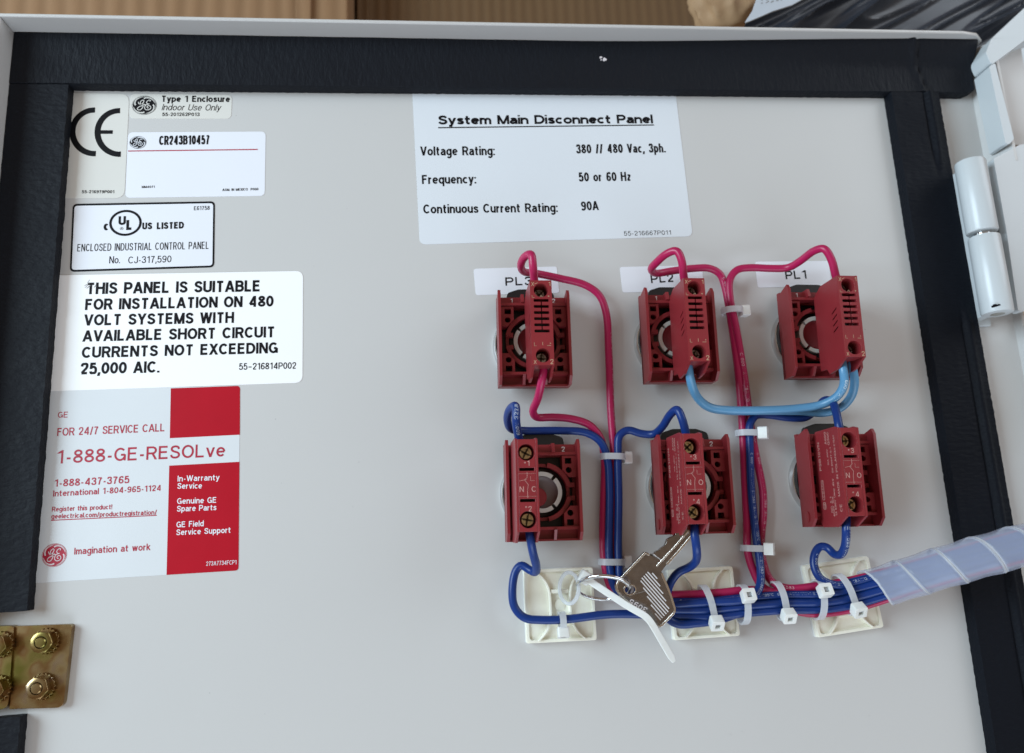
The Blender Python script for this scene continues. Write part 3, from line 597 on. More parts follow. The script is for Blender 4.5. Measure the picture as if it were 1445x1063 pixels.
text(t, 'U', C1(308, 736), C1(345, 735), 44 / 3.54, MT['ink'], .25, 0.25)
text(t, 'L', C1(347, 761), C1(379, 760), 50 / 3.54, MT['ink'], .25, 0.25)
text(t, '®', C1(316, 760), C1(333, 760), 13 / 3.54, MT['ink'], .25, 0.100)
text(t, 'US', C1(427, 758), C1(477, 757), 34 / 3.54, MT['ink'], .25, 0.24)
text(t, 'LISTED', C1(500, 757), C1(636, 753), 34 / 3.54, MT['ink'], .25, 0.24)
text(t, 'ENCLOSED INDUSTRIAL CONTROL PANEL', C1(102, 868), C1(760, 855), 37 / 3.54, MT['ink'], .25, 0.105)
text(t, 'No.', C1(262, 928), C1(316, 927), 36 / 3.54, MT['ink'], .25, 0.115)
text(t, 'CJ-317,590', C1(357, 928), C1(573, 922), 34 / 3.54, MT['ink'], .25, 0.115)

t = sticker('service_sticker', 'red and pale sticker with service call phone numbers, lowest on the left', [C3(80, 36), C3(1058, 17), C3(1050, 972), C3(0, 1037)], [0, 1.6, 1.6, 0], MT['silver'], h=.10)
MB().prism(rounded(pmm([C3(700, 30), C3(1058, 17), C3(1057, 270), C3(695, 288)], .13), [0, 1.4, 0, 0]), None, XY(.05, .13)).build('red_block', MT['red_print'], t, smooth=0)
MB().prism(rounded(pmm([C3(692, 430), C3(1055, 410), C3(1050, 972), C3(678, 995)], .13), [0, 0, 1.4, 0]), None, XY(.05, .13)).build('red_block', MT['red_print'], t, smooth=0)
for body, a, b, cap, off in (('GE', (115, 182), (167, 181), 30, 0.14), ('FOR 24/7 SERVICE CALL', (112, 277), (668, 252), 41, 0.14), ('1-888-GE-RESOLve', (108, 420), (980, 382), 69, 0.142),
        ('1-888-437-3765', (97, 540), (485, 520), 38, 0.165), ('International 1-804-965-1124', (91, 590), (650, 560), 31, 0.165), ('Register this product!', (85, 668), (396, 655), 25, 0.165),
        ('geelectrical.com/productregistration/', (81, 705), (627, 683), 25, .17), ('Imagination at work', (200, 890), (594, 867), 35, .155)):
    text(t, body, C3(*a), C3(*b), cap / 3.67, MT['red_ink'], .16, off)
line(t, C3(81, 713), C3(627, 687), 4 / 3.67, MT['red_ink'], .165)
for body, a, b, cap, off in (('In-Warranty', (735, 512), (952, 505), 30, 0.155), ('Service', (733, 550), (861, 548), 30, 0.155), ('Genuine GE', (732, 628), (936, 622), 30, 0.155), ('Spare Parts', (731, 668), (936, 660), 30, 0.155),
        ('GE Field', (729, 750), (870, 743), 30, 0.155), ('Service Support', (728, 790), (1010, 777), 30, 0.155), ('273A7734FCP1', (883, 948), (1040, 940), 22, 0.105)):
    text(t, body, C3(*a), C3(*b), cap / 3.67, MT['white'], .18, off)
c = P(*C3(98, 893), .16); logo(t, c, 56 / 3.67 * .295, 54 / 3.67 * .295, MT['red_ink'], MT['pale_ink'], .16)

t = sticker('suitability_sticker', 'large white sticker in bold capitals reading this panel is suitable', [C2(100, 66), C2(1338, 44), C2(1335, 603), C2(60, 646)], [0, 3.2, 3.2, 0], MT['bright'], h=.17)
for body, a, b, cap in (('THIS PANEL IS SUITABLE', (252, 161), (1125, 147), 58), ('FOR INSTALLATION ON 480', (247, 240), (1190, 222), 56), ('VOLT SYSTEMS WITH', (241, 318), (992, 304), 56),
        ('AVAILABLE SHORT CIRCUIT', (234, 398), (1198, 376), 56), ('CURRENTS NOT EXCEEDING', (230, 480), (1212, 455), 56), ('25,000 AIC.', (223, 562), (620, 552), 58)):
    text(t, body, C2(*a), C2(*b), cap / 3.54, MT['ink'], .23, 0.205)
text(t, '55–216814P002', C2(1017, 539), C2(1303, 533), 33 / 3.54, MT['ink'], .23, 0.140)
mb = MB()
for k in range(9):
    a = P(*C2(240 + random.uniform(0, 58), 100 + random.uniform(0, 55)), .25 + .004 * k); ribbon(mb, [a, a + Vector((random.uniform(.5, 1.6), random.uniform(.2, 1.3), 0))], .16)
mb.build('scuff_mark', MT['grey_ink'], t, smooth=0, merge=0)

t = sticker('rating_sticker', 'large white sticker titled System Main Disconnect Panel, top centre', [C4(40, 34), C4(1289, 40), C4(1370, 718), C4(75, 757)], [0, 0, 3, 3], MT['bluish'])
text(t, 'System Main Disconnect Panel', C4(162, 188), C4(1182, 182), 43 / 3.36, MT['ink'], .2, 0.23, gap=.22)
line(t, C4(162, 203), C4(1186, 190), 6 / 3.36, MT['ink'])
for body, a, b, cap in (('Voltage Rating:', (78, 335), (432, 333), 43), ('380 // 480 Vac, 3ph.', (818, 325), (1242, 320), 43), ('Frequency:', (86, 470), (343, 467), 43), ('50 or 60 Hz', (830, 458), (1078, 455), 43),
        ('Continuous Current Rating:', (92, 610), (730, 602), 43), ('90A', (842, 596), (925, 593), 43)):
    text(t, body, C4(*a), C4(*b), cap / 3.36, MT['ink'], .2, 0.178)
text(t, '55-216667P011', C4(1044, 715), C4(1268, 710), 21 / 3.36, MT['ink'], .2, 0.100)
for body, ox, oy, pts, a, b in (('PL3', 660, 340, [(40, 190), (607, 175), (625, 355), (55, 370)], (258, 306), (440, 301)), ('PL2', 870, 340, [(22, 178), (585, 166), (592, 340), (42, 352)], (237, 288), (392, 280)),
        ('PL1', 1060, 340, [(27, 142), (530, 136), (548, 308), (45, 318)], (237, 262), (383, 257))):
    cc = lambda p: (ox + p[0] / 4.83, oy + p[1] / 4.83)
    t = sticker('tag_sticker', 'small white tag sticker printed ' + body + ' behind a crimson wire', [cc(p) for p in pts], 1.2, MT['white'], cat='sticker')
    text(t, body, cc(a), cc(b), 57 / 4.83, MT['ink'], .2, 0.17)

# ------------------------------------------------------------------ switch and indicator units
def unit(kind, name, label, cat, cx, cz, bx, rot, group, side_print=False, tilt=0.0, left_screw=0.0):
    root = thing(name, label, cat, (cx, cz, 0), group)
    cr, sr = math.cos(math.radians(rot)), math.sin(math.radians(rot))
    def G(x, z, h): return Vector((cx + x * cr + z * sr, cz - x * sr + z * cr, h))
    def lay(h0, h1): return lambda x, y, t: G(x, y, h0 + (h1 - h0) * t)
    def post(h0): return lambda x, y, z: G(x, y, h0 + z)
    red = MT['red']
    # chrome nut ring and black gasket with its tab
    MB().lathe([(11, 0.0), (15.9, 0.0), (15.9, 1.6), (15.2, 3.2), (13.8, 3.6), (11, 3.6)], post(0), 64, True).build('ring_nut', MT['chrome'], root)
    gout = [(15.0 * math.cos(a), 15.0 * math.sin(a)) for a in [math.radians(d) for d in range(132, 409, 6)]]
    gout = rounded([(10.8, 14), (9.8, 22.0), (5, 23.6), (-5, 23.6), (-9.8, 22.0), (-10.8, 14)], [0, 2, 4, 4, 2, 0]) + gout
    MB().prism(gout, [circle(0, 0, 9.0, 40)], lay(3.7, 6.3)).build('gasket', MT['black'], root, 0.4)
    MB().prism(rect(-13, -14, 13, 14.4), None, lay(4.0, 6.35)).build('gasket_floor', MT['black'], root)
    # mounting collar
    mb = MB()
    w, zb, zt = 14.6, -18.9, 18.9
    mb.prism(rect(-w, zb, w, zt), [rect(-12.4, -13.4, 12.4, 13.8)], lay(6.4, 8.6))                  # back frame
    for s in (-1, 1):                                                                              # side walls with horns
        x0, x1 = sorted((s * w, s * (w - 1.15)))
        mb.prism([(6.42, zb + .02), (14.5, zb + .02), (17.6, zb + 3.2), (17.6, zt - 1.0), (16.2, zt + 1.2), (6.42, zt - 1.6)], None, lambda h, z, t, x0=x0, x1=x1: G(x0 + (x1 - x0) * t, z, h))
        for q in (-1, 1):                                                                          # corner towers
            tw = [(s * 13.45, q * 5.6), (s * 10.6, q * 5.6), (s * 8.0, q * 8.5), (s * 8.0, q * 14.0), (s * 13.45, q * 14.0)]
            mb.prism(tw, [rect(s * 10.4 - 1.3, q * 11.9 - 1.15, s * 10.4 + 1.3, q * 11.9 + 1.15), circle(s * 10.5, q * 8.3, 1.2, 16)], lay(7.5, 13.4))
            mb.prism(rect(s * 10.6 - .5, q * 2.6 - .9, s * 10.6 + 2.4, q * 2.6 + .9), None, lay(8, 11.2))
    ringpts = lambda r0, r1, a0, a1, n=14: [(r1 * math.cos(math.radians(a0 + (a1 - a0) * i / n)), r1 * math.sin(math.radians(a0 + (a1 - a0) * i / n))) for i in range(n + 1)] + [(r0 * math.cos(math.radians(a1 - (a1 - a0) * i / n)), r0 * math.sin(math.radians(a1 - (a1 - a0) * i / n))) for i in range(n + 1)]
    for a0, a1 in ((12, 78), (102, 168), (192, 258), (282, 348)): mb.prism(ringpts(9.9, 11.6, a0, a1), None, lay(7.6, 11.8))
    mb.prism(ringpts(9.9, 11.2, 0, 359.5, 48), None, lay(7.55, 9.6))
    mb.prism(rect(-13.4, 14.2, 13.4, 15.3), None, lay(6.5, 14.2)); mb.prism(rect(-13.4, 15.3, 13.4, 18.0), None, lay(6.5, 12.6))   # top bar and ledge
    mb.prism(rect(-13.4, -14.6, 13.4, -13.5), None, lay(6.5, 14.2)); mb.prism(rect(-13.4, -18.2, 13.4, -14.6), None, lay(6.5, 9.6))  # bottom bar and ledge
    mb.prism(rect(-14.0, zb, 14.0, zb + .8), None, lay(6.45, 11.0))
    for xx in (-4.4, 4.4):
        mb.prism([(6.5, zb + .4), (12.4, zb + .4), (15.0, -14.6), (6.5, -14.6)], None, lambda h, z, t, xx=xx: G(xx - .55 + 1.1 * t, z, h))
        mb.prism([(6.5, 15.3), (15.6, 15.3), (14.6, 18.8), (6.5, 18.8)], None, lambda h, z, t, xx=xx: G(xx - .6 + 1.2 * t, z, h))
    mb.build('collar', red, root, 0.18)
    if side_print: MB().lathe([(0, 0), (1.6, 0), (1.7, .3), (0, .5)], lambda x, y, z: G(-w - z, zb + 4 + x * 1.3, 12 + y), 20).build('pivot_boss', red, root)
    # bushing behind: black barrel, broken white ring, bore
    MB().lathe([(6.0, 2), (9.7, 2), (9.7, 8.3), (8.2, 8.8), (8.2, 7.6), (6.0, 7.6)], post(0), 48, True).build('bushing', MT['black'], root)
    mb = MB()
    for a0, a1 in ((-46, 44), (54, 134), (142, 226), (236, 304)): mb.prism(ringpts(6.4, 8.0, a0, a1, 16), None, lay(6.6, 10.6))
    mb.build('white_ring', MT['ring'], root, 0.25)
    MB().lathe([(0, 8.2), (4.6, 8.2), (5.9, 8.9), (6.2, 9.4), (6.45, 9.4), (6.45, 3)], post(0), 40).build('bore', MT['bore'] if kind == 'contact' else red, root)
    if kind == 'contact': MB().lathe([(0, 10.5), (3.4, 10.5), (3.8, 10.1), (3.8, 8.0)], lambda x, y, z: G(x - 1.9, y - 1.9, z), 32).build('plunger', red, root)
    # figures 1 and 2 on the top ledge
    mb = MB()
    ux, uz = G(1, 0, 0) - G(0, 0, 0), G(0, 1, 0) - G(0, 0, 0)
    for ch, x in (('1', -9.2), ('2', 8.0)): text_on(mb, ch, G(x, 15.55, 12.68), ux, uz, 2.0, 1.0, .17)
    mb.build('lettering', MT['pale_ink'], root, smooth=0, merge=0)
    # ---- the narrow terminal block in front
    F, hw = 34.0, 4.2
    BG = lambda x, z, h: G(bx + x, z, h)
    ft, fb = 18.2, -15.2                                           # front face top and bottom
    mb = MB()
    if kind == 'lamp':
        side = [(14.0, 15.0), (20, 18.2), (F, ft), (F, fb), (27.2, fb - 3.4), (21.0, fb - 4.2), (19.0, fb - 1.8), (14.0, fb - 1.5)]
    else:
        side = [(13.0, 16.0), (16, 18.8), (31.5, 18.9), (F, ft), (F, fb), (26.5, fb - 3.9), (15.5, fb - 3.9), (13.0, fb - 1)]
    slits = []
    if kind == 'lamp':
        for k in range(4):
            z = 4.0 - 2.55 * k; slits.append([(27.0, z - .4), (31.0, z + 1.2), (31.2, z + 1.9), (27.0, z + .35)])
    for s in (-1, 1):
        x0, x1 = sorted((s * hw, s * (hw - .9))); cheek = MB(); cheek.prism(side, slits, lambda h, z, t, x0=x0, x1=x1: BG(x0 + (x1 - x0) * t, z, h)); cheek.build('side_cheek', red, root, 0 if slits else .14, smooth=0)
    R = 2.75 if kind == 'lamp' else 3.05
    hz = (14.2, -11.4) if kind == 'lamp' else (13.4, -10.9)
    holes = [circle(0, hz[0], R, 28), circle(0, hz[1], R, 28)]
    if kind == 'lamp':
        rows = [10.2 - 2.42 * k for k in range(6)]; L_, R_ = [], []
        for z in rows:
            R_ += [(.22, z + .6), (2.75, z + .6), (2.95, z + .3), (2.95, z - .3), (2.75, z - .6), (.22, z - .6)]
            L_ += [(-.22, z + .6), (-2.75, z + .6), (-2.95, z + .3), (-2.95, z - .3), (-2.75, z - .6), (-.22, z - .6)]
        holes.append(R_ + L_[::-1])
    else:
        holes += [rect(-2.75, 6.6, 2.75, 7.7), rect(-2.75, -4.6, 2.75, -3.5)]
    mb.prism(rect(-hw + .88, fb + .01, hw - .88, ft - .01), holes, lambda x, z, t: BG(x, z, F - 1.4 + 1.39 * t))
    mb.prism([(14.1, 15.0), (20, 17.9), (F - 1.5, 17.9), (F - 1.5, 16.9), (14.1, 14.0)], None, lambda h, z, t: BG(-hw + .88 + (2 * hw - 1.76) * t, z, h))
    mb.prism(rect(-hw + .88, fb + .5, hw - .88, 16.8), None, lambda x, z, t: BG(x, z, 14.1 + 11.4 * t))
    mb.prism(rect(-hw + .88, fb + .02, hw - .88, fb + 1.0), None, lambda x, z, t: BG(x, z, 26.8 + 5.7 * t))
    for z in hz:                                                     # screw wells
        mb.lathe([(R + .02, F - 1.3), (R + .02, 26.5), (R + .5, 26.5), (R + .5, F - 1.3)], lambda x, y, h, z=z: BG(x, z + y, h), 28, True)
    mb.build('terminal_block', red, root, 0.16)
    MB().prism(rect(-hw + .9, fb + 1.2, hw - .9, 16.7), None, lambda x, z, t: BG(x, z, 25.5 + .6 * t)).build('well_floor', MT['black'], root)
    for z in hz:                                                     # clamp screws
        sm = MT['brass'] if kind == 'contact' else MT['steel']; top_h = 30.6 if kind == 'contact' else 28.6
        r = 2.45 if kind == 'contact' else 2.2; ox = left_screw
        o = BG(ox, z, 0)
        mb = MB().lathe([(0, 26.2), (r, 26.2), (r, top_h - .3), (r - .3, top_h), (r - .85, top_h), (r - .9, top_h - 1.0), (0, top_h - 1.0)], lambda x, y, h, o=o: Vector((o.x + x, o.y + y, h)), 24)
        scw = mb.build('clamp_screw', sm, root)
        mb = MB(); a = random.uniform(0, 1.5)
        for k in range(4):
            d = Vector((math.cos(a + k * math.pi / 2), math.sin(a + k * math.pi / 2), 0)); n = Vector((-d.y, d.x, 0))
            q = lambda x, y, h, d=d, n=n, o=o: Vector((o.x, o.y, 0)) + d * x + n * y + Vector((0, 0, h))
            mb.box((r - .95, -.24, top_h - .9), (r - .1, .24, top_h + .05), q); mb.box((0, -.34, top_h - 1.02), (r - .95, .34, top_h - .55), q)
        mb.build('slot', MT['slot'], scw, smooth=0)  # dark bars stand in for the shade inside uncut slots
    # raised figures and symbols on the front face
    mb = MB(); h = F + .03
    def T_(s, x, z, cap, k=1.0, off=.14): text_on(mb, s, BG(x, z, h), ux, uz, cap, k, off)
    def L2(pts, w_=.16, dh=0.0): ribbon(mb, [BG(x, z, h + dh) for x, z in pts], w_)
    if kind == 'lamp':
        T_('X', -3.7, 15.9, 1.5); T_('1', 3.0, 15.9, 1.6); T_('+', 2.4, 9.9 + 1.35, 1.3); T_('X', -3.6, -14.7, 1.4); T_('2', 2.6, -14.8, 1.9); T_('+', 2.6, -7.2, 1.0)
        L2([(-3.5, 12.2), (-3.5, 11.3), (-2.6, 11.3)]); L2([(-.5, 11.5), (0, 12.1), (.4, 11.5)], .18); L2([(-2.4, 16.7), (-1.2, 17.2)]); L2([(-3.2, -6.4), (-3.2, -7.7), (-2.4, -7.7)]); L2([(0, -6.2), (0, -7.5)]); L2([(1.6, -7.6), (3.2, -7.6)])
        mb.build('marking', MT['tan'], root, smooth=0, merge=0)
    else:
        n1, n2 = {'a': ('1', '2'), 'b': ('.3', '.4'), 'c': ('1', '2')}[name[-1]] if False else (('1', '2') if not left_screw else ('3', '4'))
        T_(n1, .1, 8.4, 1.9); T_(n2, .1, -8.0, 1.9); L2(circle(-.7, 9.6, .22, 8) + [(-.48, 9.6)], .2); L2(circle(-.7, -6.4, .22, 8) + [(-.48, -6.4)], .2)
        T_('N', -2.9, -1.0, 2.0); T_('C' if not left_screw else 'O', 1.5, -1.0, 2.0)
        L2([(0, 6.2), (0, 4.2), (-1.0, 3.4), (.3, 1.6), (0, -.4), (0, -3.2)], .18); L2([(-2.9, 3.0), (-.2, 3.5)], .13, .01); L2([(1.2, 4.6), (1.2, 3.0), (2.7, 3.0)], .13)
        L2([(-3.2, 5.6), (3.2, 5.6)], .08, .02); L2([(-3.2, -2.6), (3.2, -2.6)], .08, .02)
        mb.build('marking', MT['mark'], root, smooth=0, merge=0)
    if side_print:                                                   # printing that runs up the left face
        mb = MB(); X = -hw - .03
        dx = (BG(X, 1, 20) - BG(X, 0, 20)); dy = Vector((0, 0, -1))
        dxu = dx.normalized()
        # x runs up the face (+z), letter tops point to the back (smaller height)
        def SB(s, z, hh, cap, k=1.0): text_on(mb, s, BG(X, z, hh), dxu, Vector((0, 0, -1)), cap, k, .15)
        SB('P9B10VN', 3.0, 18.6, 1.7, 1.15); SB('A600', 12.8, 24.6, 1.5); SB('Q300', 12.4, 26.8, 1.5); SB('NO. 5-1', -13.5, 24.2, 1.3); SB('600V 10A', -15.0, 25.6, 1.2)
        SB('Ui 690V Uimp 4kV', -14.6, 27.2, 1.25, .95); SB('EN 60947-5-1', 1.6, 27.6, 1.1); SB('10A 300V', 4.6, 24.8, 1.0); SB('CE', -13.4, 31.4, 1.7); SB('MADE IN POLAND', -7.6, 30.8, 1.35, 1.1); SB('E9 E1587', 9.2, 30.8, 1.1)
        o2 = BG(X, 0, 0)
        def pill(z0, z1, h0, h1):
            pts = rounded(rect(z0, h0, z1, h1), .8, 4); ribbon(mb, [BG(X, z, hh) for z, hh in pts], .0001)
            q = [BG(X - .004, z, hh) for z, hh in pts]; q2 = [BG(X - .004, (z0 + z1) / 2 + (z - (z0 + z1) / 2) * (1 - .45 / (z1 - z0)), (h0 + h1) / 2 + (hh - (h0 + h1) / 2) * .74) for z, hh in pts]; n = len(q)
            mb.add(q + q2, [[i, (i + 1) % n, n + (i + 1) % n, n + i] for i in range(n)])
        pill(-8.6, -.8, 17.0, 19.0); SB('CEMA', -7.6, 18.55, 1.15, 1.5); pill(-12.2, -9.4, 17.0, 19.4); SB('GE', -11.7, 18.9, 1.3, .9)
        mb.build('lettering', MT['mark'], root, smooth=0, merge=0)
    return root
GL, GS = 'indicator units in the upper row', 'switch units in the lower row'
unit('lamp', 'indicator_unit', 'dark red indicator unit under the PL3 tag with crimson wires above and below', 'indicator', 38.8, 75.4, .7, 1.2, GL)
unit('lamp', 'indicator_unit', 'dark red indicator unit under the PL2 tag, one light blue wire below', 'indicator', 99.4, 75.4, .6, 1.4, GL)
unit('lamp', 'indicator_unit', 'dark red indicator unit under the PL1 tag, two light blue wires below', 'indicator', 160.6, 75.6, 2.3, 1.8, GL)
unit('contact', 'switch_unit', 'dark red switch unit below the PL3 unit with two brass screws facing out', 'switch', 39.2, 14.2, -8.3, 1.2, GS)
unit('contact', 'switch_unit', 'dark red switch unit above the key blade with printing on its left face', 'switch', 99.6, 14.2, -6.4, 1.4, GS, True, left_screw=-.6)
unit('contact', 'switch_unit', 'dark red switch unit at lower right nearest the spiral wrapped cable', 'switch', 161.0, 14.4, -6.1, 1.6, GS, True, left_screw=-.7)

# ------------------------------------------------------------------ wires
WR = 1.6
CEN = [(905, 858, 6), (950, 858, 7), (1000, 857, 8), (1050, 852, 8.5), (1105, 848, 9), (1160, 845, 9.5), (1207, 837, 10.5), (1250, 826, 13), (1300, 810, 19), (1350, 795, 25), (1400, 781, 29), (1445, 769, 31.5), (1500, 754, 34), (1560, 738, 36)]
CENP = [P(*p) for p in CEN]
cen_line = relax(catmull(CENP, 1.0), 4)
def bpt(px, v, w):
    """a place inside the main bundle near photo column px: v mm up the sheet, w mm out"""
    i = min(range(len(CEN)), key=lambda k: abs(CEN[k][0] - px))
    a, b = CEN[max(0, i - 1)], CEN[min(len(CEN) - 1, i + 1)]
    j = max(k for k in range(len(CEN) - 1) if CEN[k][0] <= px or k == 0); t = (px - CEN[j][0]) / (CEN[j + 1][0] - CEN[j][0])
    c = CENP[j].lerp(CENP[j + 1], t); d = (CENP[min(len(CEN) - 1, i + 1)] - CENP[max(0, i - 1)]).normalized()
    u = Vector((0, 0, 1)).cross(d).normalized(); n = d.cross(u).normalized()
    return c + u * v + n * w
WG = 'wires between the units'
def wire(label, pts, m, pm=None, prints=(), r=WR, n=4):
    pts = [p if isinstance(p, Vector) else P(*p) for p in pts]
    c = relax(catmull(pts, 0.7), n)
    t = thing('wire', label, 'wire', (c[0].x, c[0].y, c[0].z), WG)
    tube(MB(), c, r, 18).build('insulation', m, t, smooth=60)
    cum = [0]
    for i in range(1, len(c)): cum.append(cum[-1] + (c[i] - c[i - 1]).length)
    def at(s):
        s = min(max(s, 0), cum[-1] - 1e-3); lo = 0; hi = len(cum) - 1
        while hi - lo > 1:
            k = (lo + hi) // 2
            if cum[k] <= s: lo = k
            else: hi = k
        f = (s - cum[lo]) / max(1e-6, cum[hi] - cum[lo]); a, b = max(0, lo - 1), min(len(c) - 1, hi + 1)
        T = (c[b] - c[a]).normalized(); return c[lo].lerp(c[hi], f), T
    for body, q0, ang, cap, rev in prints:                 # printing that follows the wire, starting near a photo spot
        q = P(*q0); i0 = min(range(len(c)), key=lambda k: (c[k] - q).length); vs, fs = glyphs(body, .15, 1.15); k = cap; out = []
        for v in vs:
            p, T = at(cum[i0] + (-v[0] if rev else v[0]) * k); T = -T if rev else T
            B = Vector((0, 0, 1)) - T * T.z; B.normalize(); Y = B.cross(T); a = math.radians(ang) + (v[1] - .5) * k / r
            out.append(p + (B * math.cos(a) + Y * math.sin(a)) * (r + .025 + v[2] * .004))
        MB().add(out, fs).build('lettering', pm, t, smooth=0, merge=0, recalc=False)
    return t
PK, BL, SK = MT['pink'], MT['blue'], MT['sky']
PP, PB, PS = MT['print_pink'], MT['print_blue'], MT['print_sky']
end_px = (1300, 1400, 1500, 1555)
def tail(v, w, start): return [bpt(x, v, w) for x in start] + [bpt(x, v * .85, w * .85) for x in end_px]
TXT = 'C 600V AWM VW-1 E11583 18AWG TEW 105°C  600V AWM VW-1 E11583'
# A: PL3 top
wire('crimson wire looping over the top of the PL3 unit into the left wire run',
     [(757, 412, 26), (754, 396, 28), (752, 374, 31), (750, 359, 31), (741, 362, 27), (735, 374, 20), (740, 384, 12), (756, 386, 8), (790, 393, 6.5), (825, 402, 6), (845, 416, 6), (855, 440, 6), (859, 500, 5), (862, 580, 4), (866, 640, 3.2), (866, 700, 3.0), (866, 790, 3.0), (872, 830, 3.4), (905, 852, 4.5), bpt(960, 1.5, -2.6)] + tail(1.4, -2.4, (1020, 1105, 1207)), PK, PP,
     [(TXT, (858, 470, 5), 50, 1.0, False)])
# B: PL3 bottom
wire('crimson wire from the bottom of the PL3 unit bending right above a switch',
     [(770, 497, 25), (768, 515, 26), (765, 535, 25), (759, 562, 19), (752, 581, 11), (757, 589, 7.5), (778, 589, 6), (805, 591, 5.5), (832, 600, 5), (848, 620, 4.4), (853, 650, 4), (852, 700, 3.6), (851, 760, 3.6), (854, 800, 3.6), (864, 832, 4), (890, 848, 5), bpt(935, 4.6, -.2)] + tail(5.0, 0, (980, 1020, 1060)) [:3] + [bpt(1105, 3.0, -2.2), bpt(1160, 2.6, -2.8)] + tail(2.6, -2.6, (1207,))[0:], PK, PP)
# C: lower left unit, top
wire('dark blue wire looping over the top of the lower left switch unit',
     [(738, 640, 23), (733, 622, 26.5), (729, 602, 29.5), (728, 590, 31), (728, 573, 30), (720, 577, 25), (716, 592, 17), (722, 606, 10), (740, 608, 7.5), (790, 608, 6.5), (828, 611, 6.2), (848, 624, 6), (857, 648, 5.8), (860, 690, 5.6), (860, 790, 5.6), (867, 828, 6), (893, 852, 6.5), bpt(940, 2.2, .8)] + tail(2.3, 1.3, (1000, 1050, 1105)) [:3] + tail(1.9, 1.9, (1160, 1207)), BL, PB,
     [('600V 3278', (728, 612, 28), 0, 1.3, False), (TXT, (960, 850, 9), 20, 1.05, False)])
# D: lower middle unit, top
wire('dark blue wire arching from the left wire run to the middle switch unit',
     [(971, 628, 26), (967, 608, 28), (962, 590, 29), (956, 578, 28), (946, 585, 23), (934, 603, 14), (922, 613, 9), (904, 612, 7), (886, 607, 6.4), (874, 615, 6.2), (872, 640, 6), (873, 700, 6), (873, 790, 6), (878, 828, 6.5), (905, 858, 7.5), bpt(950, -.6, 1.6)] + tail(-.7, 2.1, (1000, 1050, 1105)) [:3] + tail(-1.1, 2.2, (1160, 1207)), BL, PB)
# E: lower left unit, bottom
wire('dark blue wire curling below the lower left switch unit across the first mount',
     [(746, 742, 24), (748, 758, 26), (752, 780, 23), (757, 800, 16), (755, 808, 11), (746, 804, 9), (736, 797, 8), (728, 805, 7.5), (723, 832, 7.5), (726, 857, 7.5), (740, 872, 8), (764, 875, 8.5), (800, 874, 9), (860, 867, 9), bpt(930, -2.6, .8)] + tail(-3.4, 1.3, (1000, 1050, 1105)) [:3] + tail(-3.9, 1.1, (1160, 1207)), BL, PB)
# F: lower middle unit, bottom
wire('dark blue wire curling from the bottom of the middle switch unit behind the key',
     [(980, 735, 24), (980, 752, 26), (983, 775, 25), (982, 792, 19), (972, 801, 14), (957, 808, 11), (945, 825, 9), (940, 850, 8.5), (943, 873, 8.5), (957, 881, 9), (980, 880, 9.5), bpt(1010, -5.2, .3), bpt(1050, -3.4, -2.2)] + tail(-1.6, -2.6, (1105, 1160, 1207)), BL, PB)
# G: lower right unit, bottom
wire('dark blue wire curling in an S below the right hand switch unit',
     [(1194, 728, 24), (1194, 746, 26), (1193, 768, 23), (1186, 783, 17), (1176, 782, 13), (1167, 772, 11), (1157, 771, 10), (1149, 784, 10), (1149, 800, 10.5), (1158, 817, 11.5), bpt(1180, 4.4, 2.2)] + tail(4.6, 1.9, (1207, 1250)), BL, PB,
     [('E11583 (UL)', (1193, 742, 26), 10, 1.5, False), (TXT, (1149, 780, 10), 15, 1.1, False)])
# H: lower right unit, top
wire('dark blue wire arching from the right switch unit under the light blue wires',
     [(1188, 622, 26), (1184, 602, 27), (1180, 582, 24), (1174, 567, 18), (1163, 565, 12), (1153, 576, 8), (1138, 589, 6.4), (1115, 590, 6), (1085, 586, 6), (1066, 587, 6.2), (1058, 600, 6.4), (1058, 625, 6.5), (1060, 690, 6.5), (1066, 750, 6.6), (1073, 800, 7.4), (1072, 828, 9.5), (1062, 843, 11.5), (1040, 848, 12.2), (1000, 850, 11.4), (960, 853, 9), (925, 858, 5.5), (908, 858, 3)], BL, PB,
     [('3278 80', (1183, 607, 27), 0, 1.6, True), (TXT, (1058, 640, 6.5), 5, 1.0, False), ('E11583 VW-1 AWM', (1071, 790, 7), 0, 1.1, False)])
# I: PL2 top
wire('crimson wire looping over the top of the PL2 unit into the right wire run',
     [(969, 408, 26), (965, 392, 28), (962, 368, 31), (955, 354, 31), (941, 358, 28), (926, 371, 22), (919, 380, 15.5), (926, 386, 10), (946, 383, 8), (978, 379, 7), (1002, 379, 6.6), (1016, 387, 6.3), (1023, 405, 6), (1031, 450, 5), (1041, 520, 4.4), (1047, 590, 4), (1051, 680, 4), (1054, 740, 4), (1055, 778, 4), (1062, 803, 4.4), (1075, 828, 5.4), bpt(1092, 3.2, -1.0), bpt(1108, -1.5, -3.4), bpt(1128, -4.6, -.6)] + tail(-5.6, -.5, (1160, 1207)), PK, PP,
     [('C 600V AWM E11583 VW-1', (1021, 392, 6.4), 0, 1.2, False), (TXT, (1036, 480, 4.6), 55, 1.1, False)])
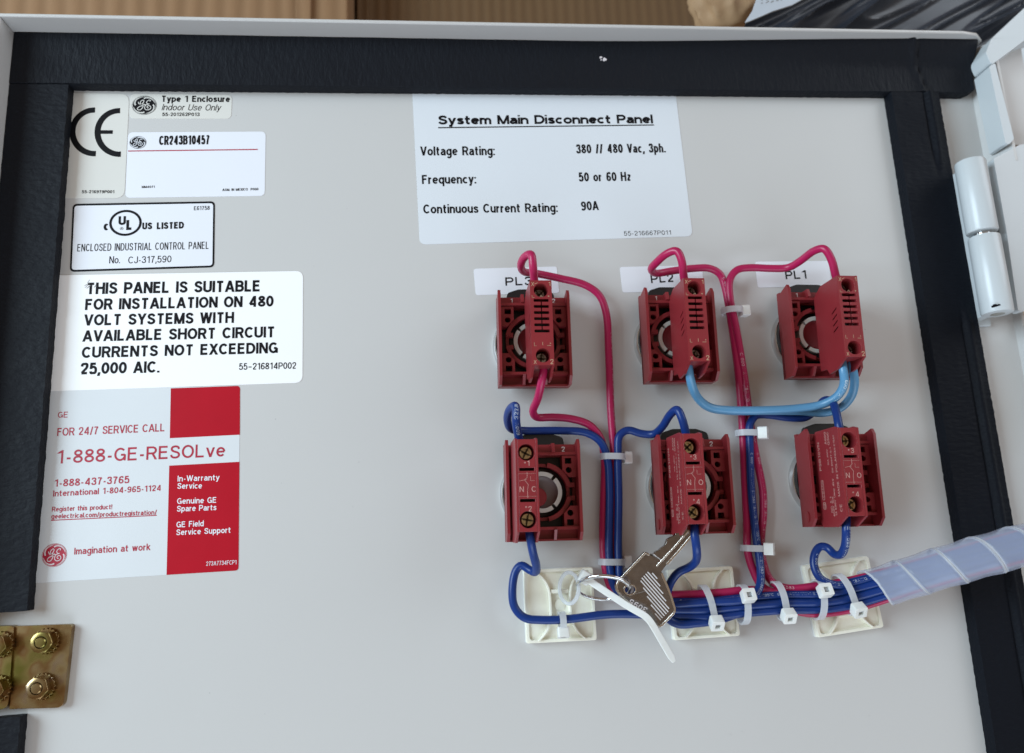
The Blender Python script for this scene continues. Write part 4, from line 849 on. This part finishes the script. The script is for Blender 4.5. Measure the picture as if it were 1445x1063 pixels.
# J: PL1 top
wire('crimson wire arching over the PL1 tag to the right wire run',
     [(1186, 408, 26), (1180, 392, 28), (1173, 366, 30), (1163, 351, 30), (1149, 354, 26), (1130, 368, 18), (1112, 378, 12), (1088, 379, 9.5), (1058, 378, 8.5), (1040, 381, 8), (1030, 394, 7.6), (1030, 420, 7.4), (1038, 460, 6.4), (1050, 530, 5), (1058, 590, 3.6), (1066, 640, 3.4), (1076, 690, 4), (1077, 725, 4), (1074, 765, 4), (1077, 795, 4.4), (1088, 820, 5.6), bpt(1110, 4.8, -.4)] + tail(5.0, -.2, (1160, 1207)), PK, PP,
     [('C 600V AWM 18AWG VW-1 TEW 105°C', (1047, 500, 5), -10, 1.3, False), (TXT, (1066, 640, 4), 15, 1.1, False)])
# K, L: light blue jumpers
wire('front light blue jumper wire between the PL2 and PL1 units',
     [(969, 500, 24), (971, 517, 25), (977, 545, 21), (986, 563, 16), (1002, 575, 13), (1030, 579, 12), (1080, 579, 12.5), (1130, 576, 14), (1160, 571, 17), (1182, 559, 22), (1191, 543, 25), (1190, 522, 27), (1187, 505, 25)], SK, PS,
     [('600V AWM', (1193, 536, 26), 0, 1.3, True)], r=1.7)
wire('rear light blue jumper wire bending lower out of the PL1 unit bottom',
     [(1202, 500, 22), (1203, 518, 23), (1206, 540, 21), (1201, 560, 17), (1186, 576, 13.5), (1162, 583, 10.5), (1130, 580.5, 9.6), (1080, 580, 9), (1030, 580, 8.8), (1002, 576, 9.6), (986, 564, 12.6), (976, 545, 17), (972, 520, 21), (971, 505, 22)], SK, PS, r=1.7)

# ------------------------------------------------------------------ spiral wrap
wr = thing('spiral_wrap', 'frosted spiral wrap round the wire bundle crossing the right foam strip', 'cable wrap', P(1260, 826, 0))
def spiral():
    c = cen_line; cum = [0]
    for i in range(1, len(c)): cum.append(cum[-1] + (c[i] - c[i - 1]).length)
    def at(s):
        s = min(max(s, 0), cum[-1] - 1e-3); k = max(i for i in range(len(cum) - 1) if cum[i] <= s); f = (s - cum[k]) / (cum[k + 1] - cum[k])
        T = (c[min(len(c) - 1, k + 3)] - c[max(0, k - 2)]).normalized(); return c[k].lerp(c[k + 1], f), T
    q = P(1250, 828, 13); s0 = cum[min(range(len(c)), key=lambda k: (c[k] - q).length)]
    pitch, R, wd = 14.2, 7.3, 13.6; turns = 7; nt = 48; nw = 10; vs = []; fs = []
    N = int(turns * nt)
    for i in range(N + 1):
        th = 2 * math.pi * i / nt - math.pi * .15
        for j in range(nw + 1):
            u = j / nw - .5; gap = .3 * math.sin(th * .23 + 1); s = s0 + pitch * th / (2 * math.pi) + u * (wd + gap)
            p, T = at(s); B = (Vector((0, 0, 1)) - T * T.z).normalized(); Sx = B.cross(T)
            rr = R + .18 * math.cos(u * 6.2) * -1 + .25 * u
            vs.append(p + (Sx * math.cos(th) + B * math.sin(th)) * rr)
    for i in range(N):
        for j in range(nw): a = i * (nw + 1) + j; fs.append([a, a + 1, a + nw + 2, a + nw + 1])
    for j, nm in ((0, 'wrap_edge'), (nw, 'wrap_edge')):
        mb = MB(); tube(mb, [vs[k * (nw + 1) + j] for k in range(N + 1)], .5, 6); mb.build(nm, MT['strap'], wr, smooth=60)
    o = MB().add(vs, fs).build('wrap_strip', MT['wrap'], wr, smooth=80, recalc=False)
    so = o.modifiers.new('thick', 'SOLIDIFY'); so.thickness = .0009; so.offset = 0
spiral()

# ------------------------------------------------------------------ adhesive mounts
MG = 'adhesive tie mounts'
def mount(label, cx, cz, rot, s):
    t = thing('tie_mount', label, 'cable mount', (cx, cz, 0), MG); a = math.radians(rot); k = s / 28.0
    G = lambda x, z, h: Vector((cx + k * (x * math.cos(a) - z * math.sin(a)), cz + k * (x * math.sin(a) + z * math.cos(a)), h))
    lay = lambda h0, h1: (lambda x, y, t_: G(x, y, h0 + (h1 - h0) * t_))
    MB().prism(rounded(rect(-14, -14, 14, 14), 1.0, 3), None, lay(-.02, 1.0)).build('adhesive_pad', MT['strap'] if False else MT['nylon'], t)
    MB().prism(rounded(rect(-13.9, -13.9, 13.9, 13.9), 1.0, 3), None, lay(1.0, 2.7)).build('base', MT['mount'], t, .3)
    mb = MB(); mb.prism(rounded(rect(-13.7, -13.7, 13.7, 13.7), 1.0, 3), [rounded(rect(-12.6, -12.6, 12.6, 12.6), 1.4, 3)], lay(2.1, 3.6)); mb.build('rim', MT['mount'], t, .25)
    for sx in (-1, 1):
        pts = [];
        for i in range(17):
            z = -12.9 + 25.8 * i / 16; x = 3.4 + 5.2 * (abs(z) / 12.9) ** 3.2; pts.append((sx * x, z))
        pts2 = [(x + sx * 1.0, z) for x, z in pts[::-1]]
        MB().prism(pts + pts2, None, lay(2.1, 4.6)).build('saddle_rib', MT['mount'], t, .3)
    for z in (5.2, -6.6): MB().box((-3.6, z - .8, 2.1), (3.6, z + .8, 4.2), G).build('bridge', MT['mount'], t, .3)
    MB().lathe([(0, 3.2), (1.7, 3.2), (2.2, 2.9), (2.2, 2.1)], lambda x, y, z: G(x, y, z), 28).build('rivet_recess', MT['mount'], t)
    return t
mount('ivory square tie mount below the lower left switch, key ring tied to it', 45.0, -29.5, -.5, 28.0)
mount('ivory square tie mount under the bundle right of the key', 102.8, -31.8, 0.5, 27.2)
mount('ivory square tie mount, tilted, beside the open end of the spiral wrap', 161.2, -32.4, 5.0, 28.6)

# ------------------------------------------------------------------ cable ties
TG = 'small white cable ties'
def tie(label, px, py, h, d0, d1, a, b, ang, w=2.5, head=4.7, skew=0.0, tail_len=0.0):
    """loop round a run: photo spot, height, two photo spots giving the run direction, half sizes, head angle (deg, 0 = left/down side .. 90 = out)"""
    c = P(px, py, h); A = (P(*d1, h) - P(*d0, h)).normalized(); Sx = Vector((0, 0, 1)).cross(A); N = Vector((0, 0, 1))
    t = thing('cable_tie', label, 'cable tie', c, TG)
    def lp(th, e=0.0): return c + Sx * ((a + e) * math.copysign(abs(math.cos(th)) ** .85, math.cos(th))) + N * ((b + e) * math.copysign(abs(math.sin(th)) ** .85, math.sin(th))) + A * (skew * math.cos(th))
    n = 56; vs = []; fs = []
    for i in range(n):
        th = 2 * math.pi * i / n
        for e, s in ((0, -1), (0, 1), (.75, 1), (.75, -1)): vs.append(lp(th, e) + A * (s * w / 2))
    for i in range(n):
        j = (i + 1) % n
        for k in range(4): fs.append([i * 4 + k, i * 4 + (k + 1) % 4, j * 4 + (k + 1) % 4, j * 4 + k])
    MB().add(vs, fs).build('strap', MT['strap'], t, smooth=40)
    th = math.radians(ang); p = lp(th, .2); out = (lp(th, 2) - lp(th, 0)).normalized(); tg = A.cross(out).normalized()
    q = lambda x, y, tt: p + A * x + tg * y + out * (-.3 + 3.7 * tt)
    hd = head / 2
    hb = MB().prism(rounded(rect(-hd, -hd * .95, hd, hd * .95), .6, 3), [rect(-hd * .42, -hd * .35, hd * .42, hd * .45)], q).build('head', MT['nylon'], t, .3)
    q2 = lambda x, y, z: p + A * x + tg * y + out * z
    MB().box((-hd * .4, -hd * .3, .2), (hd * .4, hd * .2, 2.5), q2).build('pawl', MT['strap'], hb, .15)
    if tail_len:
        tp = lp(th, 1.2); MB().box((-w / 2, -.3, 1), (w / 2, .4, 1 + tail_len), q2).build('cut_tail', MT['nylon'], t, .2)
    return t
V0, V1 = (864, 700), (862, 600)
tie('white cable tie high on the left wire run beside the lower left switch', 864, 645, 4.6, V0, V1, 4.6, 3.6, 200, head=5.0)
tie('white cable tie low on the left wire run above the key', 863, 793, 4.6, V0, V1, 4.6, 3.6, 205, head=4.9)
D0, D1 = (1045, 560), (1034, 470)
tie('white cable tie high on the two crimson wires, round end to the right', 1033, 439, 6.2, D0, D1, 3.9, 3.2, 186, head=4.6)
D0, D1 = (1056, 680), (1052, 600)
tie('white cable tie on the right wire run just below the light blue wires', 1055, 612, 5.2, D0, D1, 4.4, 3.8, 150, head=4.9)
tie('white cable tie low on the right wire run above the main bundle', 1063, 774, 5.2, (1063, 790), (1061, 730), 4.4, 3.8, 150, head=4.9)
tie('white cable tie binding the bundle to the middle mount, head lowest', 999, 855, 8.2, (960, 857), (1060, 852), 7.4, 4.9, 128, head=5.0, skew=-1.6)
tie('white cable tie, head up, round the bundle right of the middle mount', 1048, 853, 8.7, (1000, 856), (1105, 848), 6.9, 5.0, 68, head=5.0, skew=.6)
tie('white cable tie, head down, midway between the middle and tilted mounts', 1100, 848, 9, (1050, 852), (1160, 845), 6.9, 4.9, 124, head=5.0, skew=-.9)
tie('white cable tie, head up, over the left edge of the tilted mount', 1154, 846, 9.4, (1105, 848), (1207, 838), 7.0, 5.0, 68, head=5.0, skew=1.2)
tie('white cable tie, head down, next to the spiral wrap end', 1193, 839, 10.3, (1160, 845), (1250, 828), 7.6, 5.2, 124, head=5.0, skew=-1.4)
tie('small white cable tie holding one blue wire to the first mount', 793, 876, 7.6, (740, 875), (850, 869), 2.6, 3.4, 165, w=2.4, head=4.4)

# loose long tie that carries the key ring
lt = thing('cable_tie', 'long loose white cable tie with its tail lying across the key', 'cable tie', P(826, 816, 6))
cc = [P(800 + 13.5 * math.cos(a) + 3, 830 + 22 * math.sin(a), 8 + 3.0 * math.cos(a)) for a in [2 * math.pi * k / 40 for k in range(40)]]
def strap_along(c, w, th, facing=Vector((0, 0, 1)), closed=False, taper=0):
    mb = MB(); n = len(c); vs = []; fs = []
    for i in range(n):
        a, b = (c[(i - 1) % n], c[(i + 1) % n]) if closed else (c[max(0, i - 1)], c[min(n - 1, i + 1)])
        T = (b - a).normalized(); S = facing.cross(T).normalized(); Nn = T.cross(S); ww = w
        if taper and i > n - taper: ww = w * (1 - .55 * (i - n + taper) / taper)
        for x, y in ((-1, -1), (1, -1), (1, 1), (-1, 1)): vs.append(c[i] + S * (x * ww / 2) + Nn * (y * th / 2))
    for i in range(n if closed else n - 1):
        j = (i + 1) % n
        for k in range(4): fs.append([i * 4 + k, i * 4 + (k + 1) % 4, j * 4 + (k + 1) % 4, j * 4 + k])
    if not closed: fs += [[0, 1, 2, 3], [(n - 1) * 4 + k for k in (3, 2, 1, 0)]]
    return mb.add(vs, fs)
strap_along(cc, 1.3, 1.9, closed=True).build('loop', MT['strap'], lt, .2)
tail_c = relax(catmull([P(825, 815, 12), P(850, 832, 15), P(885, 855, 18), P(912, 871, 19.5), P(918, 878, 19.5), P(933, 903, 17), P(951, 934, 13)], .6), 2)
strap_along(tail_c, 2.6, 1.0, taper=5).build('strap_tail', MT['nylon'], lt, .25)
p = P(825, 815, 10); a = math.radians(-35)
q = lambda x, y, z: p + Vector((x * math.cos(a) - y * math.sin(a), x * math.sin(a) + y * math.cos(a), z))
MB().box((-2.3, -2.5, -2.2), (2.3, 2.5, 2.6), q).build('head', MT['nylon'], lt, .9, seg=4)

# ------------------------------------------------------------------ key and ring
K5 = lambda x, y: (700 + x / 5.06, 740 + y / 5.06)
kroot = thing('key', 'silver key stamped 3095 lying across the wire bundle', 'key', P(908, 835, 13))
kd = (P(970, 757, 13) - P(900, 840, 13)).normalized(); k0 = P(900, 840, 13)
def kh(px, py):
    s = (P(px, py, 15) - k0).dot(kd); return 15.2 + .30 * s
def kfn(lo, hi):
    def f(x, y, t):
        px, py = K5(x, y); return P(px, py, kh(px, py)) + Vector((0, 0, lo + (hi - lo) * t))
    return f
bow = [(1058, 196), (1080, 202), (1092, 214), (1125, 207), (1138, 192), (1160, 183), (1172, 170), (1200, 152), (1212, 128), (1216, 108), (1244, 92), (1268, 82), (1278, 66), (1300, 62), (1322, 52), (1352, 38), (1372, 40), (1388, 62), (1390, 84), (1220, 282), (1196, 312), (1178, 338), (1188, 372), (1216, 430), (1246, 510), (1276, 600), (1276, 624), (1262, 646), (1180, 728), (1160, 738), (1140, 730), (1000, 612), (880, 510), (856, 474), (848, 440), (862, 400)]
hole = [(952 + 46 * math.cos(a), 466 + 40 * math.sin(a)) for a in [2 * math.pi * i / 28 for i in range(28)]]
MB().prism(bow, [hole], kfn(-1.1, .9)).build('blade', MT['key'], kroot, .18)
# raised rim round the bow
rim_o = rounded([(1062, 197), (1090, 222), (856, 470), (850, 440), (864, 400)], 4)
mb = MB()
def stroke(pts, w, lo, hi):
    pts = [Vector((x, y)) for x, y in pts]; n = len(pts); L, R = [], []
    for i in range(n):
        tt = (pts[min(n - 1, i + 1)] - pts[max(0, i - 1)]).normalized(); s = Vector((-tt.y, tt.x)) * w / 2; L.append(tuple(pts[i] + s)); R.append(tuple(pts[i] - s))
    mb.prism(L + R[::-1], None, kfn(lo, hi))
def inset(pts, k=.965, c=(1055, 480)): return [(c[0] + (x - c[0]) * k, c[1] + (y - c[1]) * k) for x, y in pts]
stroke(inset([(1090, 214), (1058, 199), (865, 402), (851, 440), (858, 474), (882, 510), (1000, 612), (1140, 727), (1160, 734), (1180, 726), (1262, 644), (1274, 624), (1274, 600), (1246, 510), (1216, 432), (1190, 374), (1180, 345)], .978), 15, .85, 1.3)
mb.build('raised_rim', MT['key_edge'], kroot, .12)
mb = MB(); stroke([(1386, 88), (1300, 190), (1216, 286)], 15, .85, 1.15); stroke([(1366, 50), (1270, 160), (1140, 300)], 12, .85, 1.2); mb.build('milled_ridge', MT['key_edge'], kroot, .12)
mb = MB(); mb.prism([(952 + 46 * math.cos(a), 466 + 40 * math.sin(a)) for a in [2 * math.pi * i / 28 for i in range(28)]], [[(952 + 37 * math.cos(a), 466 + 31 * math.sin(a)) for a in [2 * math.pi * i / 28 for i in range(28)]]], kfn(-1.0, 1.1)); mb.build('eyelet', MT['key_edge'], kroot, .1)
mb = MB(); Q = lambda x, y: Vector((455.4 + .8045 * x, -30.4 + .8045 * y)); reg = [Q(785, 448), Q(848, 495), Q(968, 800), Q(872, 902), Q(712, 550), Q(712, 522)]
dv = Vector((.66, .75)).normalized(); nv = Vector((-dv.y, dv.x)); o0 = Q(820, 470)
for k in range(18):
    p0 = o0 + nv * (-16 + 19.5 * k); ts = []
    for a in range(len(reg)):
        A, B = reg[a], reg[(a + 1) % len(reg)]; e = B - A; den = dv.x * e.y - dv.y * e.x
        if abs(den) < 1e-6: continue
        w_ = A - p0; t_ = (w_.x * e.y - w_.y * e.x) / den; u_ = (w_.x * dv.y - w_.y * dv.x) / den
        if 0 <= u_ <= 1: ts.append(t_)
    if len(ts) >= 2 and max(ts) - min(ts) > 12: stroke([tuple(p0 + dv * min(ts)), tuple(p0 + dv * max(ts))], 7.6, .88, 1.06)
mb.build('engraved_stripe', MT['stripe'], kroot, smooth=0)
mb = MB(); vs, fs = glyphs('3095', .17); wv = max(v[0] for v in vs)
ex, ey = Vector((948 - 1072, 540 - 612)), Vector((948 - 1072, 540 - 612)); ex.normalize(); eyv = Vector((ex.y, -ex.x))
out = []
for v in vs:
    u = v[0] / wv * 140; w_ = v[1] * 36
    x = 1080 + ex.x * u + eyv.x * w_; y = 600 + ex.y * u + eyv.y * w_
    out.append(kfn(.97 + v[2] * .004, .97 + v[2] * .004)(x, y, 1))
mb.add(out, fs).build('lettering', MT['pale_ink'], kroot, smooth=0, merge=0, recalc=False)

kr = thing('key_ring', 'thin steel split ring joining the key to the loose cable tie', 'key ring', P(850, 830, 10))
c0 = P(851, 830, 12.5); e1 = (P(888, 832, 15) - P(813, 828, 10)) / 2; e2 = Vector((-.6, 5.0, 8.6))
pts = [c0 + e1 * math.cos(a) + e2 * math.sin(a) + Vector((0, .25, .45)) * (a / math.pi / 2 - 1) * 1.0 for a in [2 * math.pi * i / 60 for i in range(115)]]
tube(MB(), pts, .62, 10).build('coil', MT['chrome'], kr, smooth=60)

# ------------------------------------------------------------------ latch plates, bottom left
def plate(name, label, pts, nuts, h):
    q = pmm(pts, h); c = (sum(x for x, y in q) / len(q), sum(y for x, y in q) / len(q), 0)
    t = thing(name, label, 'metal plate', c)
    MB().prism(rounded(q, [0, 1.6, 2.6, 0]), None, XY(-.02, h)).build('plate_body', MT['zinc'], t, .5, seg=3)
    for px, py in nuts:
        o = P(px, py, h + 4.5); rot = random.uniform(0, 1)
        mb = MB(); star = []
        for k in range(20):
            a = 2 * math.pi * k / 20
            for da, r in ((0, 4.7), (.1, 4.7), (.12, 4.25), (.25, 4.25)): star.append((o.x + .3 + r * math.cos(a + da), o.y + r * math.sin(a + da)))
        n_ = MB().prism(star, [circle(o.x + .3, o.y, 3, 20)], XY(h, h + 1.3)).build('toothed_washer', MT['zinc'], t, .1)
        nb = MB(); nb.prism(circle(o.x, o.y, 4.1, 6, rot), [circle(o.x, o.y, 2.15, 24)], XY(h + .9, h + 4.2))
        nut = nb.build('nut', MT['zinc'], t, .5, seg=3)
        MB().lathe([(2.2, h + 4.15), (3.5, h + 4.15), (3.6, h + 4.35), (3.3, h + 4.5), (2.2, h + 4.5)], lambda x, y, z, o=o: Vector((o.x + x, o.y + y, z)), 32, True).build('nut_face', MT['zinc'], nut)
        MB().lathe([(0, h + 4.95), (1.6, h + 4.9), (1.9, h + 4.6), (2.0, h + .2), (0, h + .2)], lambda x, y, z, o=o: Vector((o.x + x, o.y + y, z)), 24).build('stud', MT['zinc'], t)
    return t
plate('latch_plate', 'yellow zinc plated metal plate with two nuts at bottom left', [(21, 884), (102, 881), (89, 999), (13, 1001)], [(57, 907), (51, 972)], 2.6)
t = plate('latch_plate', 'edge of a second yellow zinc plate cut off by the left picture edge', [(-60, 886), (20, 883), (11, 1001), (-60, 1003)], [(-9, 912), (-13, 975)], 3.4)

# ------------------------------------------------------------------ background beyond the door
def carton(label, x0, x1, z0, z1, h1, m, flaps):
    t = thing('cardboard_box', label, 'cardboard box', ((x0 + x1) / 2, (z0 + z1) / 2, h1 - 250))
    MB().box((x0, z0, h1 - 250), (x1, z1, h1)).build('carton_body', m, t, 1.5, seg=3)
    for a, b in flaps: MB().box((a, z0 - 1, h1 + .05), (b, z1 + 1, h1 + 3)).build('flap', m, t, .8)
    return t
hB = -150.0
e0, e1_, e2_, e3 = P(-80, 10, hB).x, P(418, 10, hB).x, P(440, 10, hB).x, P(491, 10, hB).x
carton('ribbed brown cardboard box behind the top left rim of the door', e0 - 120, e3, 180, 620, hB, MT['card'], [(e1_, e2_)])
carton('brown cardboard box with shade in its colour behind the middle of the top rim', P(504, 10, hB - 40).x, P(1180, 10, hB - 40).x, 180, 620, hB - 40, MT['card_shade'], [(P(504, 10, hB - 40).x, P(520, 10, hB - 40).x)])
# crumpled kraft paper
def wad():
    c = P(1022, -2, -60); vs = []; fs = []; n, m = 64, 40
    for j in range(m + 1):
        for i in range(n):
            a = 2 * math.pi * i / n; b = math.pi * j / m - math.pi / 2; d = Vector((math.cos(b) * math.cos(a), math.cos(b) * math.sin(a), math.sin(b)))
            r = 1 + .20 * (1 - abs(noise.noise(d * 1.5 + Vector((3, 1, 0)))) * 2.2) + .035 * noise.noise(d * 5)
            vs.append(c + Vector((d.x * 19, d.y * 20, d.z * 14)) * r)
    for j in range(m):
        for i in range(n): fs.append([j * n + i, j * n + (i + 1) % n, (j + 1) * n + (i + 1) % n, (j + 1) * n + i])
    o = MB().add(vs, fs).build('packing_paper', MT['kraft'], None, smooth=60)
    tag(o, 'crumpled brown kraft paper behind the top rim beside the pale mailer', 'packing paper')
wad()
# drop of black film, folded
def film():
    hS = -36.0
    def inside(x0, x1, z0, z1, nx, nz):
        vs, fs = [], []
        for j in range(nz + 1):
            for i in range(nx + 1):
                x = x0 + (x1 - x0) * i / nx; z = z0 + (z1 - z0) * j / nz
                u = (x * .88 + z * .47); v = (-x * .47 + z * .88)
                r1 = max(0, 1 - abs(noise.noise(Vector((u * .007, v * .06, 2)))) * 2.0); r2 = max(0, 1 - abs(noise.noise(Vector((u * .012, v * .17, 7)))) * 2.4)
                f = 9 * r1 ** 2 + 3.0 * r2 ** 3 + 4 * noise.noise(Vector((u * .015, v * .03, 1)))
                vs.append(Vector((x, z, hS + f - 3)))
        for j in range(nz):
            for i in range(nx): a = j * (nx + 1) + i; fs.append([a, a + 1, a + nx + 2, a + nx + 1])
        return vs, fs
    a = P(1050, 36, hS); b = P(1460, 110, hS)
    vs, fs = inside(a.x, b.x + 90, b.y - 40, a.y + 90, 230, 190)
    # slanted left edge
    z0 = P(1050, 36, hS).y
    for v in vs:
        k = (v.x - a.x)
        lim = a.x + max(0, (v.y - z0)) * 1.1
        if v.x < lim: v.x = lim + (v.x - lim) * .02
    o = MB().add(vs, fs).build('plastic_film', MT['poly'], None, smooth=60, recalc=False)
    so = o.modifiers.new('thick', 'SOLIDIFY'); so.thickness = .0003
    tag(o, 'glossy black plastic film in folds behind the top right corner', 'plastic wrap')
film()
def mailer():
    hS = -14.0
    pts = [(1050, 33), (1062, 15), (1074, -20), (1150, -20), (1136, -3), (1118, 7), (1090, 16), (1072, 24)]
    mb = MB().prism(rounded(pts, 2), None, pxmap(hS - 1, hS)); t = thing('mailing_bag', 'pale blue mailing bag corner with grey print, behind the top rim', 'mailing bag', P(1090, 5, hS))
    mb.build('bag_body', MT['mailer'], t)
    mb = MB()
    for k in range(7):
        px = 1074 + 7 * k; a = P(px, 6 - k * 1.6 + random.uniform(-2, 2), hS + .1); L = random.uniform(.8, 2.0)
        ribbon(mb, [a + Vector((0, 0, .005 * k)), a + Vector((L, random.uniform(.2, 1.4), .005 * k))], .45); ribbon(mb, [a + Vector((.5, 1.6, .05 + .005 * k)), a + Vector((.9, 2.6, .05 + .005 * k))], .4)
    mb.build('print_mark', MT['grey_ink'], t, smooth=0, merge=0)
mailer()
